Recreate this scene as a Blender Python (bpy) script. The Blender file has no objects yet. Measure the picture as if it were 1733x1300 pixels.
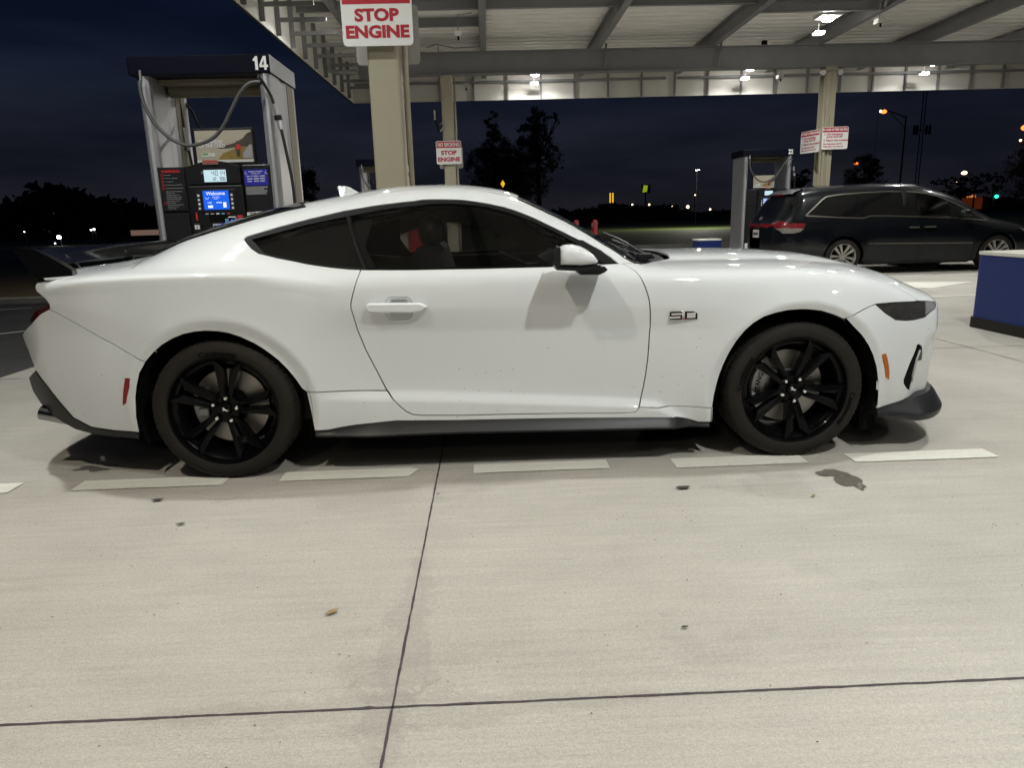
import bpy, bmesh, math, random
import numpy as np
from math import radians as RAD, sin, cos, pi
from mathutils import Vector, Matrix
from mathutils.geometry import delaunay_2d_cdt
random.seed(7)
SC = bpy.context.scene
COL = SC.collection
# ---------------------------------------------------------------- camera
CAM_P = (1.2666, -3.2529, 1.1755); YAW, PITCH, ROLL, FPX = .0277, .2282, -.0276, 1201.
cam = bpy.data.cameras.new("camera"); cam_o = bpy.data.objects.new("camera", cam); COL.objects.link(cam_o)
f = Vector((sin(YAW)*cos(PITCH), cos(YAW)*cos(PITCH), -sin(PITCH)))
r = Vector((cos(YAW), -sin(YAW), 0)); u = r.cross(f)
r2 = cos(ROLL)*r + sin(ROLL)*u; u2 = -sin(ROLL)*r + cos(ROLL)*u
cam_o.matrix_world = Matrix(((r2.x, u2.x, -f.x, CAM_P[0]), (r2.y, u2.y, -f.y, CAM_P[1]), (r2.z, u2.z, -f.z, CAM_P[2]), (0, 0, 0, 1)))
cam.sensor_fit = 'HORIZONTAL'; cam.sensor_width = 36; cam.lens = 36*FPX/1733
cam.clip_start = .05; cam.clip_end = 3000
SC.camera = cam_o
# ---------------------------------------------------------------- night sky
W = bpy.data.worlds.new("World"); SC.world = W; W.use_nodes = True
nt = W.node_tree; nt.nodes.clear()
def N(nt, t, **k):
    n = nt.nodes.new(t)
    for a, b in k.items(): setattr(n, a, b)
    return n
wo = N(nt, 'ShaderNodeOutputWorld'); bg = N(nt, 'ShaderNodeBackground')
tc = N(nt, 'ShaderNodeTexCoord'); sx = N(nt, 'ShaderNodeSeparateXYZ'); nt.links.new(tc.outputs['Generated'], sx.inputs[0])
sky = N(nt, 'ShaderNodeValToRGB'); nt.links.new(sx.outputs['Z'], sky.inputs[0])
el = sky.color_ramp.elements
el[0].position = 0; el[0].color = (.0105, .0105, .0140, 1); el[1].position = 1; el[1].color = (.0006, .0012, .0080, 1)
for p_, c_ in ((.10, (.0100, .0118, .0195, 1)), (.22, (.0052, .0092, .0220, 1)), (.36, (.0015, .0034, .0170, 1))):
    e = el.new(p_); e.color = c_
mp = N(nt, 'ShaderNodeMapping'); mp.inputs['Scale'].default_value = (1, 1, 5.5); nt.links.new(tc.outputs['Generated'], mp.inputs[0])
nz = N(nt, 'ShaderNodeTexNoise'); nz.inputs['Scale'].default_value = 2.6; nz.inputs['Detail'].default_value = 5; nz.inputs['Roughness'].default_value = .55
nt.links.new(mp.outputs[0], nz.inputs['Vector'])
cr = N(nt, 'ShaderNodeValToRGB'); nt.links.new(nz.outputs[0], cr.inputs[0])
cr.color_ramp.elements[0].position = .38; cr.color_ramp.elements[0].color = (.58, .60, .66, 1)
cr.color_ramp.elements[1].position = .72; cr.color_ramp.elements[1].color = (1.5, 1.42, 1.36, 1)
ml = N(nt, 'ShaderNodeMix', data_type='RGBA', blend_type='MULTIPLY'); ml.inputs[0].default_value = 1
nt.links.new(sky.outputs[0], ml.inputs[6]); nt.links.new(cr.outputs[0], ml.inputs[7]); nt.links.new(ml.outputs[2], bg.inputs[0])
bg.inputs[1].default_value = 1.0; nt.links.new(bg.outputs[0], wo.inputs[0])
VS = SC.view_settings; SC.display_settings.display_device = 'sRGB'
VS.view_transform = 'Standard'; VS.look = 'None'; VS.exposure = .03; VS.gamma = 1; VS.use_curve_mapping = False
try:
    SC.cycles.sample_clamp_indirect = 4; SC.cycles.max_bounces = 8; SC.cycles.transparent_max_bounces = 16
    SC.cycles.caustics_reflective = False; SC.cycles.caustics_refractive = False
except Exception: pass
# ---------------------------------------------------------------- materials
MAT = {}
def mat(name, col, rough=.5, metal=0, coat=0, spec=.5, emit=None, es=0, trans=0, bump=None, var=None, aniso=0, alpha=1):
    """var=(scale, amount[, stretch]) procedural colour variation; bump=(scale, strength)"""
    m = bpy.data.materials.new(name); m.use_nodes = True; t = m.node_tree; b = t.nodes['Principled BSDF']
    b.inputs['Base Color'].default_value = (*col, 1); b.inputs['Roughness'].default_value = rough; b.inputs['Metallic'].default_value = metal
    b.inputs['Coat Weight'].default_value = coat; b.inputs['Coat Roughness'].default_value = .04; b.inputs['Specular IOR Level'].default_value = spec
    if emit: b.inputs['Emission Color'].default_value = (*emit, 1); b.inputs['Emission Strength'].default_value = es
    if trans: b.inputs['Transmission Weight'].default_value = trans
    if alpha < 1: b.inputs['Alpha'].default_value = alpha
    tcn = N(t, 'ShaderNodeTexCoord')
    v = var or (9, .06)
    mpn = N(t, 'ShaderNodeMapping'); mpn.inputs['Scale'].default_value = v[2] if len(v) > 2 else (1, 1, 1); t.links.new(tcn.outputs['Object'], mpn.inputs[0])
    n = N(t, 'ShaderNodeTexNoise'); n.inputs['Scale'].default_value = v[0]; n.inputs['Detail'].default_value = 6; t.links.new(mpn.outputs[0], n.inputs['Vector'])
    mx = N(t, 'ShaderNodeMix', data_type='RGBA'); t.links.new(n.outputs[0], mx.inputs[0])
    mx.inputs[6].default_value = (*[min(1, c*(1-v[1])) for c in col], 1); mx.inputs[7].default_value = (*[min(1, c*(1+v[1])) for c in col], 1)
    t.links.new(mx.outputs[2], b.inputs['Base Color'])
    if bump:
        n2 = N(t, 'ShaderNodeTexNoise'); n2.inputs['Scale'].default_value = bump[0]; n2.inputs['Detail'].default_value = 4; t.links.new(tcn.outputs['Object'], n2.inputs['Vector'])
        bp = N(t, 'ShaderNodeBump'); bp.inputs['Strength'].default_value = bump[1]; bp.inputs['Distance'].default_value = .01
        t.links.new(n2.outputs[0], bp.inputs['Height']); t.links.new(bp.outputs[0], b.inputs['Normal'])
    MAT[name] = m; return m
def glass_mat(name, tint, refl=1.0, rough=.0):
    m = bpy.data.materials.new(name); m.use_nodes = True; t = m.node_tree; t.nodes.clear()
    o = N(t, 'ShaderNodeOutputMaterial'); mx = N(t, 'ShaderNodeMixShader'); tr = N(t, 'ShaderNodeBsdfTransparent'); g = N(t, 'ShaderNodeBsdfGlossy')
    fr = N(t, 'ShaderNodeFresnel'); fr.inputs[0].default_value = 1.5; g.inputs['Roughness'].default_value = rough
    tcn = N(t, 'ShaderNodeTexCoord'); n = N(t, 'ShaderNodeTexNoise'); n.inputs['Scale'].default_value = 6
    t.links.new(tcn.outputs['Object'], n.inputs['Vector'])
    cm = N(t, 'ShaderNodeMix', data_type='RGBA'); t.links.new(n.outputs[0], cm.inputs[0])
    cm.inputs[6].default_value = (*[c*.96 for c in tint], 1); cm.inputs[7].default_value = (*[min(1, c*1.04) for c in tint], 1)
    t.links.new(cm.outputs[2], tr.inputs[0]); g.inputs[0].default_value = (refl, refl, refl, 1)
    t.links.new(fr.outputs[0], mx.inputs[0]); t.links.new(tr.outputs[0], mx.inputs[1]); t.links.new(g.outputs[0], mx.inputs[2]); t.links.new(mx.outputs[0], o.inputs[0])
    MAT[name] = m; return m
# ---------------------------------------------------------------- object helpers
def thing(name, label, cat, loc=(0, 0, 0), rz=0, group=None):
    o = bpy.data.objects.new(name, None); COL.objects.link(o); o.empty_display_size = .2
    o.location = loc; o.rotation_euler = (0, 0, rz); o['label'] = label; o['category'] = cat
    if group: o['group'] = group
    return o
def tag(o, label, cat, group=None):
    o['label'] = label; o['category'] = cat
    if group: o['group'] = group
    return o
def struct(o): o['kind'] = 'structure'; return o
def copy_tree(o, parent=None):
    c = o.copy(); COL.objects.link(c); c.parent = parent
    for ch in list(o.children): copy_tree(ch, c)
    return c
class MB:
    def __init__(s): s.v = []; s.f = []; s.mi = []; s.sm = []; s.m = []
    def mat_i(s, m):
        m = MAT[m] if isinstance(m, str) else m
        if m not in s.m: s.m.append(m)
        return s.m.index(m)
    def add(s, vs, fs, m=None, smooth=False, M=None):
        b = len(s.v); i = s.mat_i(m) if m is not None else 0
        for v in vs:
            v = Vector(v); s.v.append(tuple(M @ v if M is not None else v))
        for f_ in fs: s.f.append([b + k for k in f_]); s.mi.append(i); s.sm.append(smooth)
        return s
    def box(s, x0, x1, y0, y1, z0, z1, m=None, M=None, bev=0):
        if bev > 0:
            b = min(bev, (x1-x0)*.45, (y1-y0)*.45, (z1-z0)*.45); vs = []; fs = []
            bm = bmesh.new(); bmesh.ops.create_cube(bm, size=1)
            for v in bm.verts: v.co = Vector(((x0+x1)/2 + v.co.x*(x1-x0), (y0+y1)/2 + v.co.y*(y1-y0), (z0+z1)/2 + v.co.z*(z1-z0)))
            bmesh.ops.bevel(bm, geom=bm.edges[:], offset=b, segments=2, profile=.5, affect='EDGES')
            bm.verts.index_update(); vs = [v.co.copy() for v in bm.verts]; fs = [[v.index for v in f_.verts] for f_ in bm.faces]; bm.free()
            return s.add(vs, fs, m, False, M)
        vs = [(x, y, z) for x in (x0, x1) for y in (y0, y1) for z in (z0, z1)]
        return s.add(vs, [(0, 1, 3, 2), (4, 6, 7, 5), (0, 4, 5, 1), (2, 3, 7, 6), (0, 2, 6, 4), (1, 5, 7, 3)], m, False, M)
    def prism(s, pts, h, axis='z', at=0, m=None, M=None, smooth=False):
        """closed outline extruded by h along the axis; pts in the other two axes"""
        n = len(pts)
        def p(a, b, c): return {'z': (a, b, c), 'y': (a, c, b), 'x': (c, a, b)}[axis]
        vs = [p(a, b, at) for a, b in pts] + [p(a, b, at + h) for a, b in pts]
        fs = [list(range(n))[::-1], list(range(n, 2*n))] + [[i, (i+1) % n, n + (i+1) % n, n + i] for i in range(n)]
        return s.add(vs, fs, m, smooth, M)
    def lathe(s, prof, seg=48, m=None, M=None, axis='y', close=False, a0=0, a1=2*pi):
        """prof: list of (radius, height along axis)"""
        full = abs(a1 - a0 - 2*pi) < 1e-6; n = len(prof); vs = []; fs = []; cnt = seg if full else seg + 1
        for i in range(cnt):
            a = a0 + (a1 - a0)*i/seg
            for r_, h in prof:
                c, d = r_*cos(a), r_*sin(a)
                vs.append({'y': (c, h, d), 'z': (c, d, h), 'x': (h, c, d)}[axis])
        for i in range(seg):
            j = (i+1) % cnt
            for k in range(n - (0 if close else 1)):
                k2 = (k+1) % n; fs.append([i*n + k, i*n + k2, j*n + k2, j*n + k])
        return s.add(vs, fs, m, True, M)
    def cyl(s, r_, a, b, seg=20, m=None, r2=None, M=None, caps=True):
        a = Vector(a); b = Vector(b); d = (b - a).normalized(); q = d.to_track_quat('Z', 'Y'); vs = []
        r2 = r_ if r2 is None else r2
        for p, rr in ((a, r_), (b, r2)):
            for i in range(seg):
                t = 2*pi*i/seg; vs.append(p + q @ Vector((rr*cos(t), rr*sin(t), 0)))
        s.add(vs, [[i, (i+1) % seg, seg + (i+1) % seg, seg + i] for i in range(seg)], m, seg > 6, M)
        if caps: s.add(vs, [list(range(seg))[::-1], list(range(seg, 2*seg))], m, False, M)
        return s
    def tube(s, path, r_, seg=10, m=None, M=None, caps=True):
        path = [Vector(p) for p in path]; vs = []; n = len(path); up = None
        for i, p in enumerate(path):
            d = (path[min(i+1, n-1)] - path[max(i-1, 0)]).normalized()
            if up is None: up = d.orthogonal().normalized()
            up = (up - d*up.dot(d)).normalized(); w = d.cross(up)
            rr = r_[i] if isinstance(r_, (list, tuple)) else r_
            for k in range(seg): t = 2*pi*k/seg; vs.append(p + (up*cos(t) + w*sin(t))*rr)
        fs = [[i*seg + k, i*seg + (k+1) % seg, (i+1)*seg + (k+1) % seg, (i+1)*seg + k] for i in range(n-1) for k in range(seg)]
        s.add(vs, fs, m, True, M)
        if caps: s.add(vs, [list(range(seg))[::-1], list(range((n-1)*seg, n*seg))], m, False, M)
        return s
    def ball(s, c, r_, m=None, seg=16, M=None, sc=(1, 1, 1)):
        vs = []; fs = []; R_ = seg//2
        for i in range(R_ + 1):
            p = pi*i/R_
            for k in range(seg): t = 2*pi*k/seg; vs.append((c[0] + r_*sc[0]*sin(p)*cos(t), c[1] + r_*sc[1]*sin(p)*sin(t), c[2] + r_*sc[2]*cos(p)))
        for i in range(R_):
            for k in range(seg): fs.append([i*seg + k, i*seg + (k+1) % seg, (i+1)*seg + (k+1) % seg, (i+1)*seg + k])
        return s.add(vs, fs, m, True, M)
    def build(s, name, m=None, parent=None, fixn=True, sharp=35):
        me = bpy.data.meshes.new(name); me.from_pydata(s.v, [], s.f); 
        for mm in (s.m or [MAT[m] if isinstance(m, str) else m]): me.materials.append(mm)
        me.polygons.foreach_set('material_index', s.mi); me.polygons.foreach_set('use_smooth', s.sm)
        bm = bmesh.new(); bm.from_mesh(me); bmesh.ops.remove_doubles(bm, verts=bm.verts, dist=1e-5)
        if fixn: bmesh.ops.recalc_face_normals(bm, faces=bm.faces)
        for e in bm.edges:
            if len(e.link_faces) == 2 and e.calc_face_angle(0) > RAD(sharp): e.smooth = False
        bm.to_mesh(me); bm.free()
        o = bpy.data.objects.new(name, me); COL.objects.link(o)
        if parent: o.parent = parent
        return o
_txt = {}
def text_mesh(s, size=1., bold=.0, extr=.0, sx=1., align='CENTER'):
    """flat letter outlines as (verts, faces) in the XY plane"""
    key = (s, size, bold, extr, sx, align)
    if key in _txt: return _txt[key]
    cu = bpy.data.curves.new('t', 'FONT'); cu.body = s; cu.size = size; cu.align_x = align; cu.align_y = 'CENTER'; cu.offset = bold; cu.extrude = extr; cu.resolution_u = 3
    o = bpy.data.objects.new('t', cu); COL.objects.link(o); dg = bpy.context.evaluated_depsgraph_get(); dg.update()
    me = bpy.data.meshes.new_from_object(o.evaluated_get(dg)); bpy.data.objects.remove(o); bpy.data.curves.remove(cu)
    v = [(p.co.x*sx, p.co.y, p.co.z) for p in me.vertices]; f_ = [list(p.vertices) for p in me.polygons]; bpy.data.meshes.remove(me)
    _txt[key] = (v, f_); return v, f_
def facing(x, y, z, rz=0, tilt=0):
    """matrix that stands XY drawings upright, seen from -Y, at (x, y, z)"""
    return Matrix.Translation((x, y, z)) @ Matrix.Rotation(rz, 4, 'Z') @ Matrix.Rotation(pi/2 + tilt, 4, 'X')
def rrect(w, h, r_, n=5, cx=0, cy=0):
    out = []
    for sx_, sy_, a in ((1, 1, 0), (-1, 1, pi/2), (-1, -1, pi), (1, -1, 1.5*pi)):
        for i in range(n + 1): t = a + pi/2*i/n; out.append((cx + sx_*(w/2 - r_) + r_*cos(t), cy + sy_*(h/2 - r_) + r_*sin(t)))
    return out
# ---------------------------------------------------------------- lofted car skins
def akima(xs, ys, xq):
    xs = np.asarray(xs, float); ys = np.asarray(ys, float); xq = np.asarray(xq, float)
    m = np.diff(ys) / np.diff(xs)
    m = np.concatenate([[3*m[0]-2*m[1], 2*m[0]-m[1]], m, [2*m[-1]-m[-2], 3*m[-1]-2*m[-2]]])
    w1 = np.abs(m[3:] - m[2:-1]) + 1e-4 + .5*np.abs(m[3:] + m[2:-1]); w2 = np.abs(m[1:-2] - m[:-3]) + 1e-4 + .5*np.abs(m[1:-2] + m[:-3])
    t = (w1*m[1:-2] + w2*m[2:-1]) / (w1 + w2)
    i = np.clip(np.searchsorted(xs, xq) - 1, 0, len(xs) - 2)
    h = xs[i+1] - xs[i]; s = np.clip((xq - xs[i]) / h, 0, 1)
    return ((1+2*s)*(1-s)**2*ys[i] + s*(1-s)**2*h*t[i] + s*s*(3-2*s)*ys[i+1] + s*s*(s-1)*h*t[i+1])

class Skin:
    """rows: (x, [(y, z) * K]) from the sill up and over to the centre line yc"""
    def __init__(self, rows, yc, disp=None):
        self.yc = yc; self.disp = disp
        xs = [r[0] for r in rows]; C = np.array([r[1] for r in rows], float)
        self.K = C.shape[1]; self.x0, self.x1 = xs[0], xs[-1]
        self.gx = np.linspace(xs[0], xs[-1], 1600)
        self.G = np.stack([np.stack([akima(xs, C[:, k, c], self.gx) for c in (0, 1)], -1) for k in range(self.K)], 0)
        self.G = np.concatenate([2*self.G[:1] - self.G[1:2], self.G, self.G[-2:-1]*[-1, 1] + [2*yc, 0]], 0)
    def pt(self, x, t):
        x = np.atleast_1d(np.asarray(x, float)); t = np.atleast_1d(np.asarray(t, float))
        x, t = np.broadcast_arrays(x, t)
        t = np.clip(t, 0, self.K - 1 - 1e-9); i = t.astype(int); s = t - i
        f = np.clip((x - self.x0) / (self.x1 - self.x0), 0, 1) * (len(self.gx) - 1)
        j = np.clip(f.astype(int), 0, len(self.gx) - 2); a = (f - j)[:, None]
        B = [(1-s)**3/6, (3*s**3 - 6*s**2 + 4)/6, (-3*s**3 + 3*s**2 + 3*s + 1)/6, s**3/6]
        v = 0
        for k in range(4):
            v = v + B[k][:, None] * (self.G[i+k, j]*(1-a) + self.G[i+k, j+1]*a)
        y, z = v[:, 0].copy(), v[:, 1]
        if self.disp is not None: y = y + self.disp(x, y, z)
        return y, z
    def side_t(self, x, z, tmax=10.8):
        x = np.atleast_1d(np.asarray(x, float)); z = np.atleast_1d(np.asarray(z, float))
        lo = np.zeros(len(x)); hi = np.full(len(x), float(tmax))
        for _ in range(34):
            m = (lo + hi)/2; zz = self.pt(x, m)[1]; b = zz < z
            lo = np.where(b, m, lo); hi = np.where(b, hi, m)
        return (lo + hi)/2
    def side_y(self, x, z):
        return self.pt(x, self.side_t(x, z))[0]

def sst(a, b, v):
    s = np.clip((v - a) / (b - a), 0, 1); return s*s*(3 - 2*s)

COUPE_ROWS = [
 (-1.14, [(.42,.15),(.40,.3),(.39,.45),(.39,.6),(.43,.77),(.50,.875),(.53,.92),(.53,.95),(.6,.96),(.68,.965),(.76,.97),(.85,.97),(.93,.97)]),
 (-0.85, [(.19,.15),(.16,.3),(.14,.45),(.12,.6),(.125,.77),(.14,.885),(.16,.935),(.21,.958),(.33,.975),(.48,.985),(.62,.99),(.78,.995),(.93,.995)]),
 (-0.50, [(.08,.15),(.06,.3),(.04,.45),(.02,.6),(.01,.77),(.003,.925),(.012,.968),(.10,.985),(.20,.998),(.36,1.013),(.48,1.03),(.7,1.05),(.93,1.06)]),
 (-0.20, [(.05,.15),(.03,.3),(.01,.45),(-.005,.6),(-.015,.77),(-.022,.93),(-.012,.975),(.07,.993),(.15,1.03),(.29,1.09),(.42,1.138),(.66,1.168),(.93,1.178)]),
 ( 0.15, [(.05,.15),(.03,.3),(.01,.45),(-.005,.6),(-.015,.77),(-.022,.928),(-.010,.972),(.07,.99),(.13,1.05),(.26,1.155),(.40,1.222),(.66,1.262),(.93,1.275)]),
 ( 0.50, [(.05,.15),(.05,.3),(.055,.44),(.03,.6),(.005,.78),(.008,.865),(.035,.925),(.085,.97),(.16,1.07),(.28,1.19),(.40,1.275),(.66,1.325),(.93,1.338)]),
 ( 0.80, [(.045,.15),(.05,.29),(.065,.42),(.045,.6),(.02,.78),(.028,.875),(.052,.93),(.09,.965),(.175,1.085),(.29,1.215),(.395,1.312),(.65,1.362),(.93,1.376)]),
 ( 1.10, [(.045,.15),(.05,.28),(.065,.40),(.045,.6),(.02,.775),(.030,.88),(.055,.932),(.09,.965),(.18,1.09),(.30,1.225),(.40,1.325),(.65,1.364),(.93,1.375)]),
 ( 1.35, [(.045,.15),(.05,.27),(.06,.39),(.04,.59),(.02,.77),(.032,.88),(.055,.932),(.09,.962),(.17,1.07),(.28,1.19),(.385,1.28),(.65,1.33),(.93,1.342)]),
 ( 1.60, [(.045,.15),(.05,.26),(.055,.37),(.035,.58),(.018,.765),(.032,.88),(.055,.93),(.09,.96),(.15,1.03),(.235,1.115),(.32,1.18),(.6,1.222),(.93,1.235)]),
 ( 1.85, [(.045,.15),(.045,.25),(.05,.35),(.03,.57),(.014,.76),(.030,.872),(.052,.92),(.085,.945),(.125,.975),(.18,1.015),(.235,1.045),(.6,1.09),(.93,1.105)]),
 ( 2.05, [(.045,.15),(.04,.25),(.04,.36),(.02,.56),(.006,.755),(.022,.865),(.045,.91),(.09,.925),(.16,.938),(.24,.944),(.33,.952),(.6,.985),(.93,1.02)]),
 ( 2.25, [(.045,.15),(.03,.27),(.025,.4),(.008,.56),(-.004,.75),(.012,.86),(.037,.905),(.09,.922),(.20,.935),(.35,.944),(.45,.946),(.52,.975),(.93,.986)]),
 ( 2.70, [(.045,.15),(.03,.3),(.015,.45),(.0,.6),(-.010,.74),(.008,.85),(.040,.903),(.09,.918),(.20,.93),(.35,.938),(.45,.940),(.52,.966),(.93,.977)]),
 ( 3.00, [(.06,.15),(.035,.3),(.02,.45),(.012,.6),(.012,.70),(.03,.80),(.060,.858),(.11,.88),(.21,.900),(.34,.912),(.44,.916),(.52,.940),(.93,.955)]),
 ( 3.25, [(.10,.15),(.08,.3),(.07,.44),(.065,.56),(.07,.65),(.085,.73),(.11,.785),(.16,.813),(.24,.84),(.34,.862),(.45,.873),(.62,.89),(.93,.90)]),
 ( 3.45, [(.19,.15),(.165,.3),(.15,.44),(.145,.54),(.15,.61),(.16,.685),(.18,.725),(.235,.755),(.32,.775),(.40,.787),(.5,.797),(.66,.808),(.93,.815)]),
 ( 3.57, [(.36,.15),(.34,.3),(.33,.44),(.33,.54),(.325,.60),(.325,.66),(.34,.70),(.38,.715),(.45,.725),(.53,.73),(.6,.735),(.72,.74),(.93,.745)]),
 ( 3.62, [(.60,.15),(.59,.3),(.58,.44),(.58,.54),(.585,.60),(.59,.65),(.60,.67),(.63,.68),(.66,.685),(.71,.69),(.76,.695),(.82,.70),(.93,.70)]),
]
WR = (0.0, .335); WF = (2.72, .335)
def coupe_disp(x, y, z):
    d = np.zeros_like(y)
    low = 1 - sst(.90, .96, z)
    for (cx, cz), Rc, amp in ((WR, .440, .026), (WF, .432, .030)):
        r = np.hypot(x - cx, z - cz)
        o = np.where(r > Rc, np.exp(-(np.clip(r - Rc, 0, None)/.10)), 1 - .95*np.clip((Rc - r)/.060, 0, 1))
        d -= amp*o*low*sst(.05, .2, z)
    zc = np.interp(x, [.2,.38,.76,1.11,1.68,1.98,2.06,2.13,2.25,2.3], [.402,.399,.392,.372,.334,.313,.302,.264,.192,.17])
    w = sst(.36, .75, x)*(1 - sst(2.1, 2.3, x))
    d -= .044*w*sst(0., .040, zc - z)
    zk = np.interp(x, [.55,2.0,2.35,3.0], [.795,.768,.755,.735])
    wk = sst(.45, .75, x)*(1 - sst(2.2, 2.5, x))
    d += wk*.17*np.clip(zk - z, 0, .11)
    # soft crease running forward from the tail corner
    zt = np.interp(x, [-.85,-.45,-.2], [.875,.80,.75]); wt = (1 - sst(-.5, -.15, x))
    d += wt*.12*np.clip(zt - z, 0, .12)
    zh = np.interp(x, [-.86, -.69, -.57, -.40, -.17, .07, .18, .30, .40, .52, .60], [.945, .952, .957, .964, .970, .969, .965, .952, .934, .908, .893])
    d -= .011*(1 - sst(.40, .62, x))*np.clip(1 - np.abs(z - zh)/.06, 0, 1)*(y < .25)
    d += .020*np.exp(-((x - .55)/.15)**2 - ((z - .66)/.20)**2)
    xl = np.interp(z, [.22, .335, .56, .62], [3.36, 3.285, 3.41, 3.47])
    d += .30*np.clip(x - xl, 0, .07)*sst(.20, .27, z)*(1 - sst(.53, .60, z))
    return d
# ---------------------------------------------------------------- panels cut from a skin
VS_ = .12
def poly_in(px, py, poly):
    inside = np.zeros(len(px), bool); n = len(poly); j = n - 1
    for i in range(n):
        xi, yi = poly[i]; xj, yj = poly[j]
        c = ((yi > py) != (yj > py)); 
        with np.errstate(divide='ignore', invalid='ignore'): c = c & (px < (xj - xi)*(py - yi)/((yj - yi) if yj != yi else 1e-12) + xi)
        inside ^= c; j = i
    return inside
def dist_poly(px, py, poly):
    d = np.full(len(px), 9.); n = len(poly)
    for i in range(n):
        a = np.array(poly[i]); b = np.array(poly[(i+1) % n]); ab = b - a; L = (ab**2).sum() + 1e-12
        s = np.clip(((px - a[0])*ab[0] + (py - a[1])*ab[1])/L, 0, 1)
        d = np.minimum(d, np.hypot(px - a[0] - s*ab[0], py - a[1] - s*ab[1]))
    return d
def area(poly): return .5*sum(poly[i-1][0]*poly[i][1] - poly[i][0]*poly[i-1][1] for i in range(len(poly)))
def clean(poly, eps=.0015):
    out = []
    for p in poly:
        if not out or math.hypot(p[0] - out[-1][0], p[1] - out[-1][1]) > eps: out.append(tuple(p))
    while len(out) > 3 and math.hypot(out[0][0] - out[-1][0], out[0][1] - out[-1][1]) < eps: out.pop()
    return out
def inset(poly, d):
    if d == 0: return poly
    if area(poly) < 0: poly = poly[::-1]
    n = len(poly); out = []
    for i in range(n):
        a = Vector(poly[i-1]); b = Vector(poly[i]); c = Vector(poly[(i+1) % n])
        e1 = (b - a).normalized(); e2 = (c - b).normalized(); n1 = Vector((-e1.y, e1.x)); n2 = Vector((-e2.y, e2.x))
        k = 1 + n1.dot(n2); m_ = (n1 + n2)/max(k, .35); out.append((b.x + m_.x*d, b.y + m_.y*d))
    return out
def dens(poly, h):
    out = []; n = len(poly)
    for i in range(n):
        a = poly[i]; b = poly[(i+1) % n]; L = math.hypot(b[0]-a[0], b[1]-a[1]); k = max(1, int(math.ceil(L/h)))
        out += [(a[0] + (b[0]-a[0])*j/k, a[1] + (b[1]-a[1])*j/k) for j in range(k)]
    return out
def xz2xt(skin, pts):
    x = np.array([p[0] for p in pts]); z = np.array([p[1] for p in pts]); return [(a, b) for a, b in zip(x, skin.side_t(x, z))]
def smooth_poly(pts, it=1):
    for _ in range(it):
        out = []
        for i in range(len(pts)):
            a, b = pts[i], pts[(i+1) % len(pts)]
            out += [(.75*a[0] + .25*b[0], .75*a[1] + .25*b[1]), (.25*a[0] + .75*b[0], .25*a[1] + .75*b[1])]
        pts = out
    return pts
def skin_map(skin, x, t, off):
    y, z = skin.pt(x, t); e = 2e-3
    y1, z1 = skin.pt(x + e, t); y2, z2 = skin.pt(x, np.minimum(t + .02, skin.K - 1.001)); 
    A_ = np.stack([np.full_like(x, e), y1 - y, z1 - z], -1); B_ = np.stack([0*x, y2 - y, z2 - z], -1)
    n = np.cross(A_, B_); n /= np.linalg.norm(n, axis=1)[:, None] + 1e-12      # outward
    return np.stack([x, y, z], -1), n
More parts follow.
